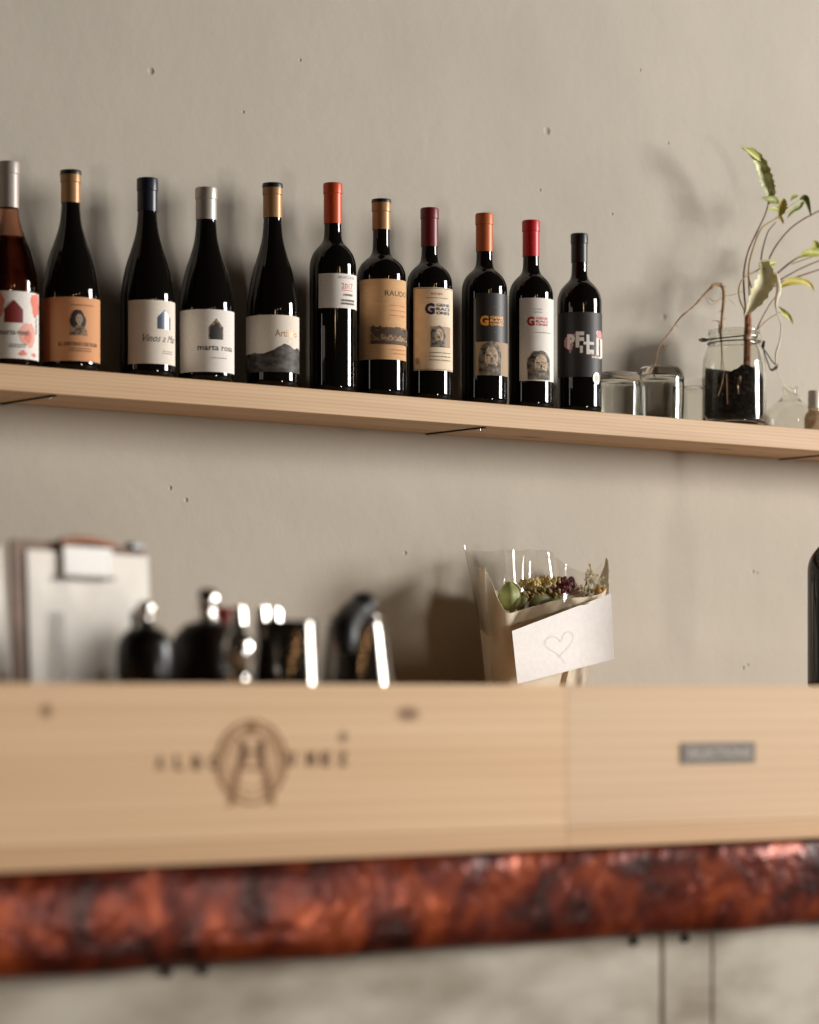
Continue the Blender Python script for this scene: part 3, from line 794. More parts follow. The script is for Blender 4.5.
def make_carafe():
    y = -0.062; px = 790; s = scale(px, y); c = at(px, 400, y)
    t = thing('glass_carafe', (c.x, y, SHELF_T + .0004), 'squat round clear glass carafe right of the plant jar', 'carafe')
    r = 25.5 / s
    o = spline([(r * .62, 0), (r * .88, .008), (r, .026), (r * .93, .042), (r * .72, .053), (r * .42, .062), (r * .30, .074), (r * .33, .086)], 5)
    i = [(max(a - .0022, .001), b + (.002 if b < .02 else 0)) for a, b in o]
    bm = bmesh.new(); lathe(bm, [(0, .0)] + o + i[::-1] + [(0, .003)], 64)
    bmesh.ops.recalc_face_normals(bm, faces=bm.faces[:])
    finish('glass_body', bm, M['clear_glass'], t, angle=60)
    y = -0.11; px = 814.5; s = scale(px, y); c = at(px, 400, y)
    t = thing('oil_bottle', (c.x, y, SHELF_T + .0004), 'small bottle of amber oil with pale cap at the right end', 'bottle')
    bm = bmesh.new(); lathe(bm, [(0, 0), (.016, 0), (.019, .003), (.019, .026), (.0165, .034), (.012, .039), (.0115, .044), (0, .044)], 40)
    finish('glass_body', bm, mat('amber_oil_glass', (206, 184, 156), .04, trans=.7, ior=1.35), t)
    bm = bmesh.new(); lathe(bm, [(.0085, .0442), (.0118, .0442), (.0118, .074), (.0105, .0765), (0, .0765)], 32)
    finish('cap', bm, mat('pale_cap', (206, 198, 188), .35), t)
make_carafe()

# ------------------------------------------------------------------ plant in a clip-top jar
def make_plant():
    y0 = -0.105; px = 734; s = scale(px, y0); c = at(px, 400, y0)
    base = SHELF_T + .0004
    t = thing('potted_plant', (c.x, y0, base), 'straggly green plant growing from a clip-top glass jar of dark soil', 'plant')
    lo = lambda p: Vector(p) - Vector((c.x, y0, base))
    A = lambda px, py, dy=0.0: lo(at(px, py, y0 + dy))
    zz = lambda py: CAM.z + (CY - py) / s - base
    r = 32.3 / s; rn = 26.8 / s
    H = zz(330.5)
    o = spline([(r * .80, 0), (r * .95, .004), (r, .014), (r, zz(392)), (r * .985, zz(370)), (r * .93, zz(356)), (rn * .985, zz(347)), (rn * .96, zz(342))], 5) + [(rn * 1.03, zz(340)), (rn * 1.03, zz(336)), (rn * .97, zz(334.5)), (rn * .97, H - .001), (rn * .93, H)]
    i = [(rn * .88, H), (rn * .88, zz(345))] + spline([(rn * .92, zz(348)), (r * .93 - .004, zz(357)), (r - .0045, zz(372)), (r - .005, .020), (r * .85, .010)], 4) + [(0, .009)]
    bm = bmesh.new(); lathe(bm, [(0, .001)] + o + i, 72)
    bmesh.ops.recalc_face_normals(bm, faces=bm.faces[:])
    jar = finish('glass_jar', bm, M['clear_glass'], t, angle=60)
    # round seal moulded on the jar's front
    # soil fills the lower two thirds, uneven on top
    bm = bmesh.new()
    seg = 48; rs = r - .0056
    zs = zz(374)
    rings = [(0, .0105), (r * .82, .0108), (rs, .022), (rs, zs - .012), (rs * .985, zs)]
    lathe(bm, rings, seg)
    top = [v for v in bm.verts if v.co.z > zs - .001]
    rnd = random.Random(4)
    for v in top: v.co.z += .010 * math.sin(3 * math.atan2(v.co.y, v.co.x) + 1) + rnd.uniform(-.002, .002)
    cv = bm.verts.new((0, 0, zs + .004))
    n = len(top)
    top.sort(key=lambda v: math.atan2(v.co.y, v.co.x))
    for k in range(n): bm.faces.new([top[k], top[(k + 1) % n], cv])
    bmesh.ops.recalc_face_normals(bm, faces=bm.faces[:])
    finish('soil', bm, noise_mat('dark_potting_soil', (16, 12, 9), (62, 44, 30), (150, 150, 150), .9, bump=.6, lo=.45, hi=.8, detail=6), t, angle=80)
    # wire bail: a band round the neck, two ears, and the hanging clasp on the right
    bm = bmesh.new()
    zb = zz(343); rb = rn * .99
    for k in range(1):
        ring = [(rb * math.cos(a), rb * math.sin(a), zb + .0018 * math.cos(a + .4)) for a in [2 * math.pi * j / 40 for j in range(41)]]
        tube(bm, ring, .0011, 8, 2)
    tube(bm, [A(702, 340, -.02), A(716, 338.5, -.045), A(745, 335.5, -.052)], .0013, 8)
    tube(bm, [A(699, 340, -.018), A(703, 341.5, -.02), A(708, 340, -.025), A(703, 338.5, -.02), A(699, 340, -.018)], .0012, 8)
    finish('wire_bail', bm, M['iron'], t)
    bm = bmesh.new()
    tube(bm, [A(763, 342, .0), A(762, 347, -.004), A(766, 352, -.004), A(772, 361, -.002), A(777, 366, 0), A(776, 369, 0), A(771, 370, 0), A(768, 363, 0), A(764, 351, 0), A(764, 342, 0)], .0012, 8)
    tube(bm, [A(772, 370, -.006), A(775, 368, .004), A(777, 365, .010)], .0022, 8)
    tube(bm, [A(764, 341, -.004), A(763, 348, -.004)], .0024, 8)
    finish('wire_clasp', bm, M['iron'], t)

    # ---------- stems
    bark = noise_mat('brown_stem', (120, 74, 50), (168, 116, 82), (120, 120, 120), .7, bump=.4)
    red = noise_mat('red_brown_stalk', (92, 62, 44), (124, 88, 60), (60, 60, 60), .6)
    olive = noise_mat('olive_stalk', (150, 118, 62), (166, 136, 80), (60, 60, 60), .6)
    dry = noise_mat('dry_vine', (126, 92, 58), (176, 142, 100), (90, 90, 90), .7)
    leafg = noise_mat('leaf_green', (140, 146, 54), (180, 178, 84), (50, 50, 50), .5, lo=.3, hi=.7)
    leafp = noise_mat('leaf_pale', (132, 142, 66), (206, 206, 152), (90, 90, 90), .5, lo=.38, hi=.58)
    leafd = noise_mat('leaf_dark', (98, 108, 34), (136, 140, 54), (50, 50, 50), .5)
    leafy = noise_mat('leaf_yellow', (196, 178, 80), (170, 156, 66), (60, 60, 60), .55)
    leafw = noise_mat('leaf_withered', (216, 204, 148), (238, 230, 192), (70, 70, 30), .6)
    strand = noise_mat('dry_strand', (216, 206, 182), (232, 224, 206), (50, 50, 50), .6)
    for m in (leafg, leafp, leafd, leafy, leafw, strand):
        m.node_tree.nodes['Principled BSDF'].inputs['Subsurface Weight'].default_value = 0.0
        m.node_tree.nodes['Principled BSDF'].inputs['Transmission Weight'].default_value = 0.0

    def stem(pts, rad, m, name='stem'):
        bm = bmesh.new(); tube(bm, [A(*p) for p in pts], rad, 8, 6)
        return finish(name, bm, m, t)
    def leaf(pts, widths, m, parent, droop=.25, name='leaf', lobes=0.0, twist=0.0):
        """pts: the midrib in picture places; widths: half widths in metres"""
        q = spline([(*A(*p), w) for p, w in zip(pts, widths)], 6)
        P = [Vector(a[:3]) for a in q]; W = [a[3] for a in q]
        view = Vector((-SIN, -COS, 0))
        rows = []
        for k, p in enumerate(P):
            tan = (P[min(k + 1, len(P) - 1)] - P[max(k - 1, 0)]).normalized()
            side = tan.cross(view).normalized()
            up = side.cross(tan).normalized()
            a = twist
            side2 = side * math.cos(a) + up * math.sin(a)
            up2 = up * math.cos(a) - side * math.sin(a)
            w = max(W[k] * 1.3, .0003) * (1 + lobes * math.sin(k * 1.9))
            rows.append([p + side2 * (w * f) - up2 * (abs(f) ** 1.6 * w * droop * -1) for f in (-1, -.66, -.33, 0, .33, .66, 1)])
        bm = bmesh.new(); grid_sheet(bm, rows, .0003)
        return finish(name, bm, m, parent, angle=70)

    trunk = stem([(747, 374, 0), (747.5, 350, 0), (748, 330, 0), (748, 316, .002), (749, 308, .002)], [.0066, .0066, .0064, .0058, .0045], bark, 'main_stem')
    bm = bmesh.new()
    rnd = random.Random(8)
    for k in range(12):
        f = k / 11; a = rnd.uniform(0, 6.28)
        p = A(748, 331 - 20 * f); q = p + Vector((.0062 * math.cos(a), .0062 * math.sin(a), 0))
        tube(bm, [q - Vector((0, 0, .003)), q + Vector((.0008 * math.cos(a), .0008 * math.sin(a), .001)), q + Vector((.002 * math.cos(a), .002 * math.sin(a), .006))], [.0016, .0018, .0004], 6, 3)
    finish('leaf_scar', bm, bark, trunk)
    # tall stalks, each with its leaf
    s1 = stem([(746, 312, 0), (744, 290, 0), (744, 272, 0), (748, 252, 0), (757, 232, .005), (765, 215, .01), (768.5, 202, .01)], [.0018, .0017, .0016, .0015, .0014, .0012, .0011], red)
    leaf([(768.5, 204, .01), (771, 195, .008), (768, 186, .006), (765, 176, .004), (760, 164, .0), (752, 153, -.004), (741, 147, -.008)], [.0012, .0055, .0085, .009, .0085, .006, .0003], leafp, s1, .5, lobes=.12)
    leaf([(773, 196, .006), (772, 189, .004), (769, 176, .002), (766, 168, 0)], [.0006, .004, .0035, .0006], leafd, s1, .4)
    leaf([(742, 146.5, -.012), (750, 151.5, -.009), (757, 156.5, -.006), (762, 161, -.004)], [.0003, .0035, .004, .0008], leafg, s1, .3)
    leaf([(779, 203, .008), (775, 200.5, .002), (769, 199.5, 0), (762, 197.5, -.004)], [.0006, .005, .0045, .0003], leafd, s1, .3)
    s2 = stem([(750, 300, 0), (749, 285, 0), (749, 265, 0), (755, 243, 0), (762, 228, .004), (772, 221, .008), (778, 217, .008)], [.0017, .0016, .0015, .0014, .0013, .0011, .0010], olive)
    leaf([(779, 218, .006), (782, 209, .002), (783, 203, 0), (784, 198.5, 0)], [.001, .006, .0055, .001], leafy, s2, .4, lobes=.2)
    leaf([(779, 209, .004), (774, 208.5, .004), (768, 208.5, .0)], [.003, .003, .0004], leafg, s2)
    leaf([(779, 216, .004), (782, 220, .002), (783.5, 224, .0)], [.003, .002, .0003], leafy, s2)
    s3 = stem([(761, 260, .01), (763, 248, .01), (768, 232, .012), (776, 222, .014)], [.0015, .0013, .0011, .0008], red)
    s4 = stem([(769, 259, .01), (776, 246, .008), (788, 231, .004), (802, 220, 0), (823, 209, -.004)], [.0015, .0015, .0014, .0014, .0013], red)
    s4b = stem([(786, 209.5, .01), (794, 203.5, .01), (801, 199, .01)], [.0006, .0008, .0008], leafg)
    leaf([(800, 199, .01), (805, 198, .006), (808, 204, .002), (811, 216, -.002)], [.0015, .0042, .003, .0004], leafd, s4b, .5)
    leaf([(804, 201, .01), (799, 207, .008), (792, 211, .004), (787.5, 218, 0)], [.001, .003, .003, .0003], leafd, s4b, .5)
    leaf([(797.5, 195, .01), (794, 196.5, .008), (790.5, 200.5, .004)], [.002, .003, .0004], leafd, s4b, .3)
    # stalks leaving to the right
    s5 = stem([(757, 292, 0), (768, 284, 0), (778, 273, 0), (790, 263, 0), (799, 257, 0)], [.0014, .0015, .0018, .002, .0012], red)
    leaf([(797, 258, 0), (805, 254, -.004), (813, 252.5, -.006), (826, 253, -.008)], [.0006, .0045, .0065, .004], leafg, s5, .4)
    leaf([(818, 250, 0), (815.5, 244, -.002), (813, 241, -.004)], [.004, .0045, .001], leafg, s5, .3)
    stem([(792, 264, 0), (803, 260, 0), (812, 257, 0)], [.0009, .0008, .0007], red)
    s6 = stem([(780, 280, .004), (796, 271, .004), (811, 264, .004), (824, 259, .004)], [.0013, .0013, .0013, .0012], red)
    s7 = stem([(770, 289, 0), (784, 281, 0), (800, 276, 0), (824, 268, 0)], [.0013, .0014, .0014, .0013], red)
    leaf([(781, 286, -.004), (789, 282, -.008), (799, 281, -.01), (809, 284, -.01), (814.5, 291, -.01)], [.0025, .0055, .005, .003, .0003], leafy, s7, .4)
    # low looping stalk and the withered hanging leaf
    s8 = stem([(745, 311, -.006), (740, 300, -.008), (739, 288, -.008), (744, 278, -.006), (758, 270, -.006), (761, 266, -.004)], [.0016, .0015, .0014, .0013, .0012, .001], olive)
    leaf([(759, 266, -.008), (764, 265, -.010), (770, 264, -.010), (776, 262.5, -.008)], [.004, .006, .004, .0015], leafg, s8, .5, lobes=.2)
    leaf([(764, 262, -.012), (766, 276, -.016), (761, 290, -.018), (754, 303, -.014), (745, 316, -.010)], [.006, .0105, .0125, .009, .0004], leafw, s8, .45, lobes=.12)
    leaf([(771, 273, -.006), (772, 281, -.006), (768, 291, -.006)], [.004, .0055, .001], leafy, s8, .4)
    stem([(748, 312, 0), (750, 303, -.004), (753, 292, 0), (751, 286, 0), (748, 276, 0)], [.0022, .0022, .0014, .0012, .001], red)
    # two thin stalks from the jar's right side, small green leaf
    stem([(756.5, 330, .004), (762, 318, .004), (770, 304, .004), (776, 296, .004)], [.0012, .0011, .0009, .0007], red)
    s9 = stem([(757, 330, 0), (766, 321, 0), (775, 315, 0), (783, 311, 0)], [.0012, .0010, .0009, .0008], olive)
    leaf([(779, 307, -.004), (784, 313, -.004), (789, 317, -.004), (793, 324, -.004)], [.001, .0042, .003, .0003], leafg, s9, .4)
    # papery strand hanging down past the clasp
    bm = bmesh.new()
    tube(bm, [A(776, 271, -.01), A(778, 282, -.012), A(778.5, 291, -.012), A(776, 302, -.012), A(777, 312, -.008), A(781, 324, -.008), A(780, 340, -.006), A(776, 354, -.004), A(776, 366, -.003)],
         [.0006, .0042, .0046, .003, .0012, .0013, .0016, .0019, .001], 8, 6)
    finish('dry_strand', bm, strand, t)
    bm = bmesh.new(); tube(bm, [A(776, 368, 0), A(781, 381, .008), A(788, 389, .016), A(803, 398, .024)], [.0005, .0006, .0012, .0004], 6, 6)
    finish('dry_strand', bm, strand, t)
    # dead vine: up out of the jar, over, and down across the tumblers
    v = stem([(721.5, 372, -.008), (722, 350, -.008), (721.5, 335, -.008), (722, 318, -.006), (723.5, 303, -.004), (723.5, 290, -.002), (720, 285, 0), (714, 286, 0), (705, 294, 0), (693, 307, -.002), (681, 317, -.004), (672, 329, -.006), (660, 346, -.008), (656, 358, -.010), (654.5, 365, -.0135), (648, 374, -.060), (640, 379.5, -.064), (614, 376, -.058)],
             [.0008, .001, .0022, .0026, .0028, .0028, .003, .0028, .0022, .0015, .0015, .0013, .0012, .0012, .0012, .001, .0012, .001], dry, 'dry_vine')
    def w(pts, r):
        bm = bmesh.new(); tube(bm, [A(*p) for p in pts], r, 6, 5); finish('aerial_root', bm, dry, v)
    w([(723, 296, 0), (732, 295, 0), (741, 292, 0), (745, 290, 0)], .0006)
    w([(708, 297, -.004), (714, 301, -.006), (722, 299, -.006)], .0005); w([(706, 297, -.004), (709, 304, -.008), (716, 303, -.008), (721, 297, -.004)], .0004)
    w([(720, 322, -.006), (716, 320.5, -.006), (711, 321, -.006)], [.0014, .0008, .0003]); w([(719.5, 334, -.006), (719.5, 328, -.007), (719, 321, -.006)], [.0012, .0018, .0006])
    w([(681, 317, -.004), (685, 314, -.006), (688, 313, -.006)], [.001, .0008, .0003]); w([(662, 344, -.008), (665, 347, -.01), (668, 344, -.01)], [.0009, .0012, .0003])
    w([(729, 299, -.002), (735, 305, -.002)], [.0004, .0003]); w([(710, 288, 0), (714, 283.5, 0), (721, 283, 0)], [.001, .0012, .0005]); w([(676, 325, -.006), (679, 328, -.006)], [.0006, .0002])
    for k in range(9):
        px, py = [(704, 295), (709, 289), (714, 285.5), (719, 285), (722.5, 288), (723.5, 295), (723, 303), (722.5, 312), (722, 320)][k]
        sx = (-1, 1, -1, 1, 1, -1, 1, -1, 1)[k]
        w([(px, py, 0), (px + sx * 2.2, py - 1.5, -.003), (px + sx * 4, py + (1.5 if k % 2 else -1), -.004)], [.0011, .0006, .0002])
    bm = bmesh.new(); tube(bm, [A(722, 346, -.03), A(723, 360, -.034), A(724, 372, -.036), A(722, 384, -.04), A(718, 396, -.042)], [.0007] * 5, 6); tube(bm, [A(726.5, 374, -.036), A(727.5, 404, -.045)], .0009, 6)
    finish('root', bm, dry, v)
make_plant()

# ------------------------------------------------------------------ bouquet and envelope on the ledge
def make_bouquet():
    yw = -0.10
    c = at(548, 690, yw); c.z = LEDGE_T + .0005
    t = thing('bouquet', c, 'small flower bouquet wrapped in cream paper and clear film, leaning on the wall', 'bouquet')
    A = lambda px, py, y: at(px, py, y) - c
    cream = noise_mat('cream_wrapping_paper', (234, 220, 194), (240, 228, 206), (40, 40, 40), .7, bump=.05)
    film = thin_glass('clear_film', (252, 250, 246), .08, .07)
    glint = thin_glass('film_highlight', (250, 248, 244), .25, .38)  # film copy with boosted reflection, puts the left corner's highlight into the material
    def loft(top, bot, n, rows, thick, m, name, wob=0.0, seed=0, parent=t):
        """a sheet between two edge curves of (px, py, y); wob: crumple depth"""
        tp = spline(top, n); bt = spline(bot, n)
        nn = min(len(tp), len(bt)); tp = tp[:nn]; bt = bt[:nn]
        rnd = random.Random(seed); ph = [rnd.uniform(0, 6.28) for _ in range(6)]
        R_ = []
        for j in range(rows + 1):
            f = j / rows
            row = []
            for i in range(nn):
                p = A(*bt[i]).lerp(A(*tp[i]), f)
                p.y += wob * f * (math.sin(i * .9 + ph[0] + f * 2) + .6 * math.sin(i * 2.1 + ph[1] - f * 3))
                row.append(p)
            R_.append(row)
        bm = bmesh.new(); grid_sheet(bm, R_, thick)
        return finish(name, bm, m, parent, angle=50)
    zb = 690
    # back sheet of paper behind the flowers, front sheet folded round with a low V, flared left wing
    loft([(486, 572, -.150), (492, 583, -.168), (499, 601, -.180), (508, 613, -.186), (524, 609, -.190), (542, 604, -.192), (562, 599, -.192), (584, 597, -.188), (600, 594, -.176), (607, 588, -.150)],
         [(494, zb, -.120), (498, zb, -.135), (506, zb, -.150), (517, zb, -.158), (530, zb, -.162), (543, zb, -.163), (556, zb, -.161), (568, zb, -.155), (578, zb, -.142), (584, zb, -.120)], 4, 14, .0006, cream, 'wrapping_paper', .0006, 2)
    loft([(474, 566, -.06), (481, 569, -.09), (486, 572, -.118), (489, 577, -.145)], [(486, zb, -.09), (487, zb, -.1), (489, zb, -.11), (493, zb, -.120)], 4, 12, .0006, cream, 'wrapping_paper', .0012, 4)
    loft([(476, 580, -.05), (500, 592, -.035), (530, 596, -.03), (560, 592, -.03), (590, 590, -.04), (606, 580, -.08), (608, 574, -.13)],
         [(494, zb, -.09), (506, zb, -.07), (524, zb, -.062), (543, zb, -.06), (560, zb, -.065), (574, zb, -.08), (584, zb, -.112)], 4, 12, .0006, cream, 'wrapping_paper', .0006, 3)
    # right-hand peak of paper
    loft([(600, 577, -.12), (604, 566, -.13), (606.5, 557, -.135), (608.5, 566, -.14), (609, 585, -.145)], [(590, 640, -.14), (596, 640, -.144), (600, 642, -.148), (604, 645, -.15), (607, 650, -.15)], 4, 10, .0006, cream, 'wrapping_paper', .0005, 6)
    # pleated tail under the envelope
    loft([(562, 664, -.165), (572, 660, -.172), (580, 655, -.168), (586, 652, -.172), (592, 648, -.165)], [(560, 688, -.16), (566, 689, -.168), (574, 689, -.162), (582, 689, -.168), (586, 686, -.162)], 4, 6, .0005, cream, 'wrapping_paper', .003, 8)
    # clear film standing up behind, and its left corner with the highlight built in
    loft([(463, 546, -.09), (478, 551, -.06), (496, 551, -.045), (500, 549.5, -.075), (508, 549.5, -.05), (522, 551, -.04), (527, 549, -.07), (536, 550, -.045), (547, 550, -.06), (556, 556, -.04), (575, 570, -.035), (592, 572, -.045), (602, 560, -.08)],
         [(484, 640, -.10), (490, 640, -.085), (498, 640, -.075), (506, 640, -.08), (514, 640, -.07), (524, 640, -.065), (533, 640, -.07), (543, 640, -.065), (553, 640, -.065), (563, 640, -.065), (573, 640, -.07), (583, 640, -.085), (592, 640, -.10)], 4, 14, 0, film, 'clear_film', .0035, 5)
    loft([(463, 545, -.10), (466, 549, -.125), (472, 556, -.15), (479, 562, -.168), (486, 570, -.172)], [(480, 630, -.105), (482, 630, -.115), (484, 632, -.128), (486, 634, -.14), (489, 636, -.15)], 4, 12, 0, glint, 'clear_film', .003, 9)
    loft([(530, 609, -.2), (545, 600, -.203), (560, 594, -.204), (574, 592, -.203), (588, 595, -.2), (600, 592, -.192)], [(520, 632, -.196), (535, 626, -.2), (552, 618, -.202), (570, 612, -.201), (588, 606, -.198), (602, 601, -.19)], 4, 8, 0, film, 'clear_film', .002, 11)
    # flowers
    budm = noise_mat('green_bud', (126, 132, 74), (154, 156, 98), (50, 50, 50), .5)
    leafd = noise_mat('bouquet_leaf', (86, 88, 44), (122, 116, 62), (60, 60, 60), .55)
    mus = noise_mat('mustard_bloom', (196, 172, 108), (222, 202, 146), (160, 160, 160), .8)
    brn = noise_mat('brown_bloom', (120, 100, 60), (156, 132, 84), (120, 120, 120), .8)
    pur = noise_mat('plum_bloom', (98, 48, 56), (136, 76, 84), (120, 120, 120), .7)
    mau = noise_mat('mauve_bloom', (152, 118, 110), (182, 150, 138), (120, 120, 120), .7)
    wht = noise_mat('cream_bloom', (208, 196, 160), (226, 216, 186), (120, 120, 120), .7)
    org = mat('orange_bloom', (206, 150, 70), .7)
    def ball(bm, p, r, sq=1.0, seg=8):
        m = bmesh.ops.create_icosphere(bm, subdivisions=1 if seg < 9 else 3, radius=r)
        for v in m['verts']: v.co = Vector((v.co.x, v.co.y, v.co.z * sq)) + p
    def stalk(px, py, y, parent):
        bm = bmesh.new(); tube(bm, [A(px, py + 4, y), A((px + 545) / 2, 650, -.11), A(545, 685, -.105)], .0016, 6, 4)
        finish('stalk', bm, leafd, parent)
    bm = bmesh.new()
    p = A(509, 597, -.15); rb = .0185
    m = bmesh.ops.create_uvsphere(bm, u_segments=32, v_segments=20, radius=rb)
    for v in m['verts']:
        a = math.atan2(v.co.y, v.co.x); k = 1 + .05 * math.cos(a * 6)
        v.co = Vector((v.co.x * k, v.co.y * k, v.co.z * 1.2 + (.003 if v.co.z > rb * .9 else 0))) + p
    b = finish('flower_bud', bm, budm, t); stalk(509, 604, -.145, b)
    def leafm(pts, w, name='leaf'):
        q = spline([A(*a) for a in pts], 5); rows = []
        n = len(q)
        for k, a in enumerate(q):
            ww = w * math.sin(math.pi * min(.98, .06 + k / (n - 1) * .94)) ; a = Vector(a)
            tan = (Vector(q[min(k + 1, n - 1)]) - Vector(q[max(k - 1, 0)])).normalized()
            sd = tan.cross(Vector((-SIN, -COS, 0))).normalized()
            rows.append([a + sd * ww * f + Vector((0, abs(f) * ww * .4, 0)) for f in (-1, -.5, 0, .5, 1)])
        bm = bmesh.new(); grid_sheet(bm, rows, .0004); finish(name, bm, leafd, t, angle=70)
    leafm([(512, 612, -.165), (517, 600, -.168), (516, 589, -.16), (512, 582, -.155)], .009)
    leafm([(519, 612, -.172), (523, 602, -.172), (528, 594, -.165)], .008)
    leafm([(530, 610, -.172), (540, 600, -.175), (552, 596, -.17)], .010)
    leafm([(548, 606, -.172), (560, 600, -.175), (574, 596, -.17)], .010)
    rnd = random.Random(12)
    def cluster(name, cx, cy, y, wx, wy, n, r, m, parent=t):
        bm = bmesh.new()
        ctr = A(cx, cy, y)
        for k in range(n):
            u, v, w = rnd.gauss(0, .45), rnd.gauss(0, .45), rnd.gauss(0, .5)
            d = math.sqrt(u * u + v * v + w * w)
            if d > 1: u, v, w = u / d, v / d, w / d
            ball(bm, ctr + Vector((u * wx / scale(cx, y) / COS, w * .018, v * wy / scale(cx, y))), r * rnd.uniform(.7, 1.2))
        o = finish(name, bm, m, parent); stalk(cx, cy + 3, y + .01, o); return o
    cluster('yarrow_head', 530, 583, -.140, 12, 5.5, 90, .0030, mus)
    cluster('yarrow_head', 547, 582, -.145, 12, 6, 90, .0030, mus)
    cluster('seed_head', 530, 595, -.155, 12, 7, 70, .0034, brn)
    cluster('seed_head', 548, 594, -.158, 14, 7, 80, .0034, brn)
    cluster('seed_head', 560, 592, -.160, 10, 6, 50, .0034, pur)
    def spiky(name, cx, cy, y, r, h, n, m):
        bm = bmesh.new(); b = A(cx, cy, y)
        for k in range(n):
            a = rnd.uniform(0, 6.28); e = rnd.uniform(.1, 1.3)
            d = Vector((math.cos(a) * math.cos(e) * r, math.sin(a) * math.cos(e) * r, math.sin(e) * h))
            tube(bm, [b, b + d * .6, b + d + Vector((0, 0, .001))], [.0016, .0017, .0004], 5, 3)
        o = finish(name, bm, m, t); stalk(cx, cy + 2, y + .005, o)
    spiky('thistle_flower', 562, 588, -.150, .018, .020, 90, pur)
    spiky('thistle_flower', 571, 586, -.145, .008, .016, 50, pur)
    spiky('mauve_flower', 572, 594, -.158, .018, .020, 90, mau)
    for cx, cy, y, n in ((584, 590, -.15, 18), (590, 582, -.145, 16), (596, 588, -.150, 16), (592, 573, -.14, 8), (587, 577, -.14, 8), (600, 585, -.145, 10)):
        bm = bmesh.new(); ctr = A(cx, cy, y)
        for k in range(n):
            p = ctr + Vector((rnd.gauss(0, .005), rnd.gauss(0, .004), rnd.gauss(0, .006)))
            for j in range(5):
                a = j * 1.2566; ball(bm, p + Vector((.0019 * math.cos(a), 0, .0019 * math.sin(a))), .0013)
        o = finish('white_filler_flower', bm, wht, t); stalk(cx, cy, y + .004, o)
    bm = bmesh.new(); ball(bm, A(598, 591, -.165), .0065, .8, 12); ball(bm, A(603, 589, -.162), .0045, .8, 12)
    finish('orange_flower', bm, org, t)
    bm = bmesh.new(); tube(bm, [A(598, 582, -.15), A(592, 573, -.15), A(590, 565, -.148)], [.0008, .0008, .0012], 6); ball(bm, A(590, 565, -.148), .0024)
    finish('grass_sprig', bm, mus, t)

    # envelope resting on the wrap: a folded paper pocket with a pencil heart
    q = [(512, 631, -.214), (611, 593.5, -.194), (614.6, 659, -.196), (517.5, 684, -.216)]
    W = [at(*a) for a in q]
    ce = sum(W, Vector()) / 4
    env = thing('envelope', ce, 'white envelope with faint pencil heart tucked against the bouquet', 'envelope')
    paper = noise_mat('white_envelope_paper', (226, 220, 216), (232, 227, 223), (120, 120, 120), .7)
    L_ = [w - ce for w in W]
    nrm = (L_[1] - L_[0]).cross(L_[3] - L_[0]).normalized()
    if nrm.y > 0: nrm = -nrm
    bm = bmesh.new()
    rows = [[(L_[3].lerp(L_[2], i / 8)).lerp(L_[0].lerp(L_[1], i / 8), j / 6) + nrm * .0015 * math.sin(math.pi * i / 8) * math.sin(math.pi * j / 6) for i in range(9)] for j in range(7)]
    grid_sheet(bm, rows, 0)
    rows = [[p - nrm * (.0022 if 0 < i < 8 and 0 < j < 6 else .0004) for i, p in enumerate(r)] for j, r in enumerate(rows)]
    grid_sheet(bm, rows, 0)
    finish('paper_pocket', bm, paper, env, angle=60)
    bm = bmesh.new()   # the heart, a drawn line
    hp = [(559, 663), (561, 655), (570, 645), (573, 637), (570, 632.5), (565, 634), (562, 640), (559.5, 637), (552, 636), (545.5, 641), (548, 647), (556, 652), (563, 660), (566, 665)]
    def onp(px, py):
        r = ray(px, py); tt = (ce + nrm * .0027 - CAM).dot(nrm) / r.dot(nrm); return CAM + r * tt - ce
    hp = [(559.5, 657), (563, 653), (571, 644), (573.5, 636), (569, 631.5), (564, 634.5), (561, 641.5), (557, 637.5), (550, 637), (545.5, 642), (548, 648), (556, 652.5), (562, 658), (566, 664)]
    tube(bm, [onp(*p) for p in hp], .00022, 5, 5)
    finish('pencil_heart', bm, mat('pencil_line', (208, 194, 189), .7), env)
make_bouquet()

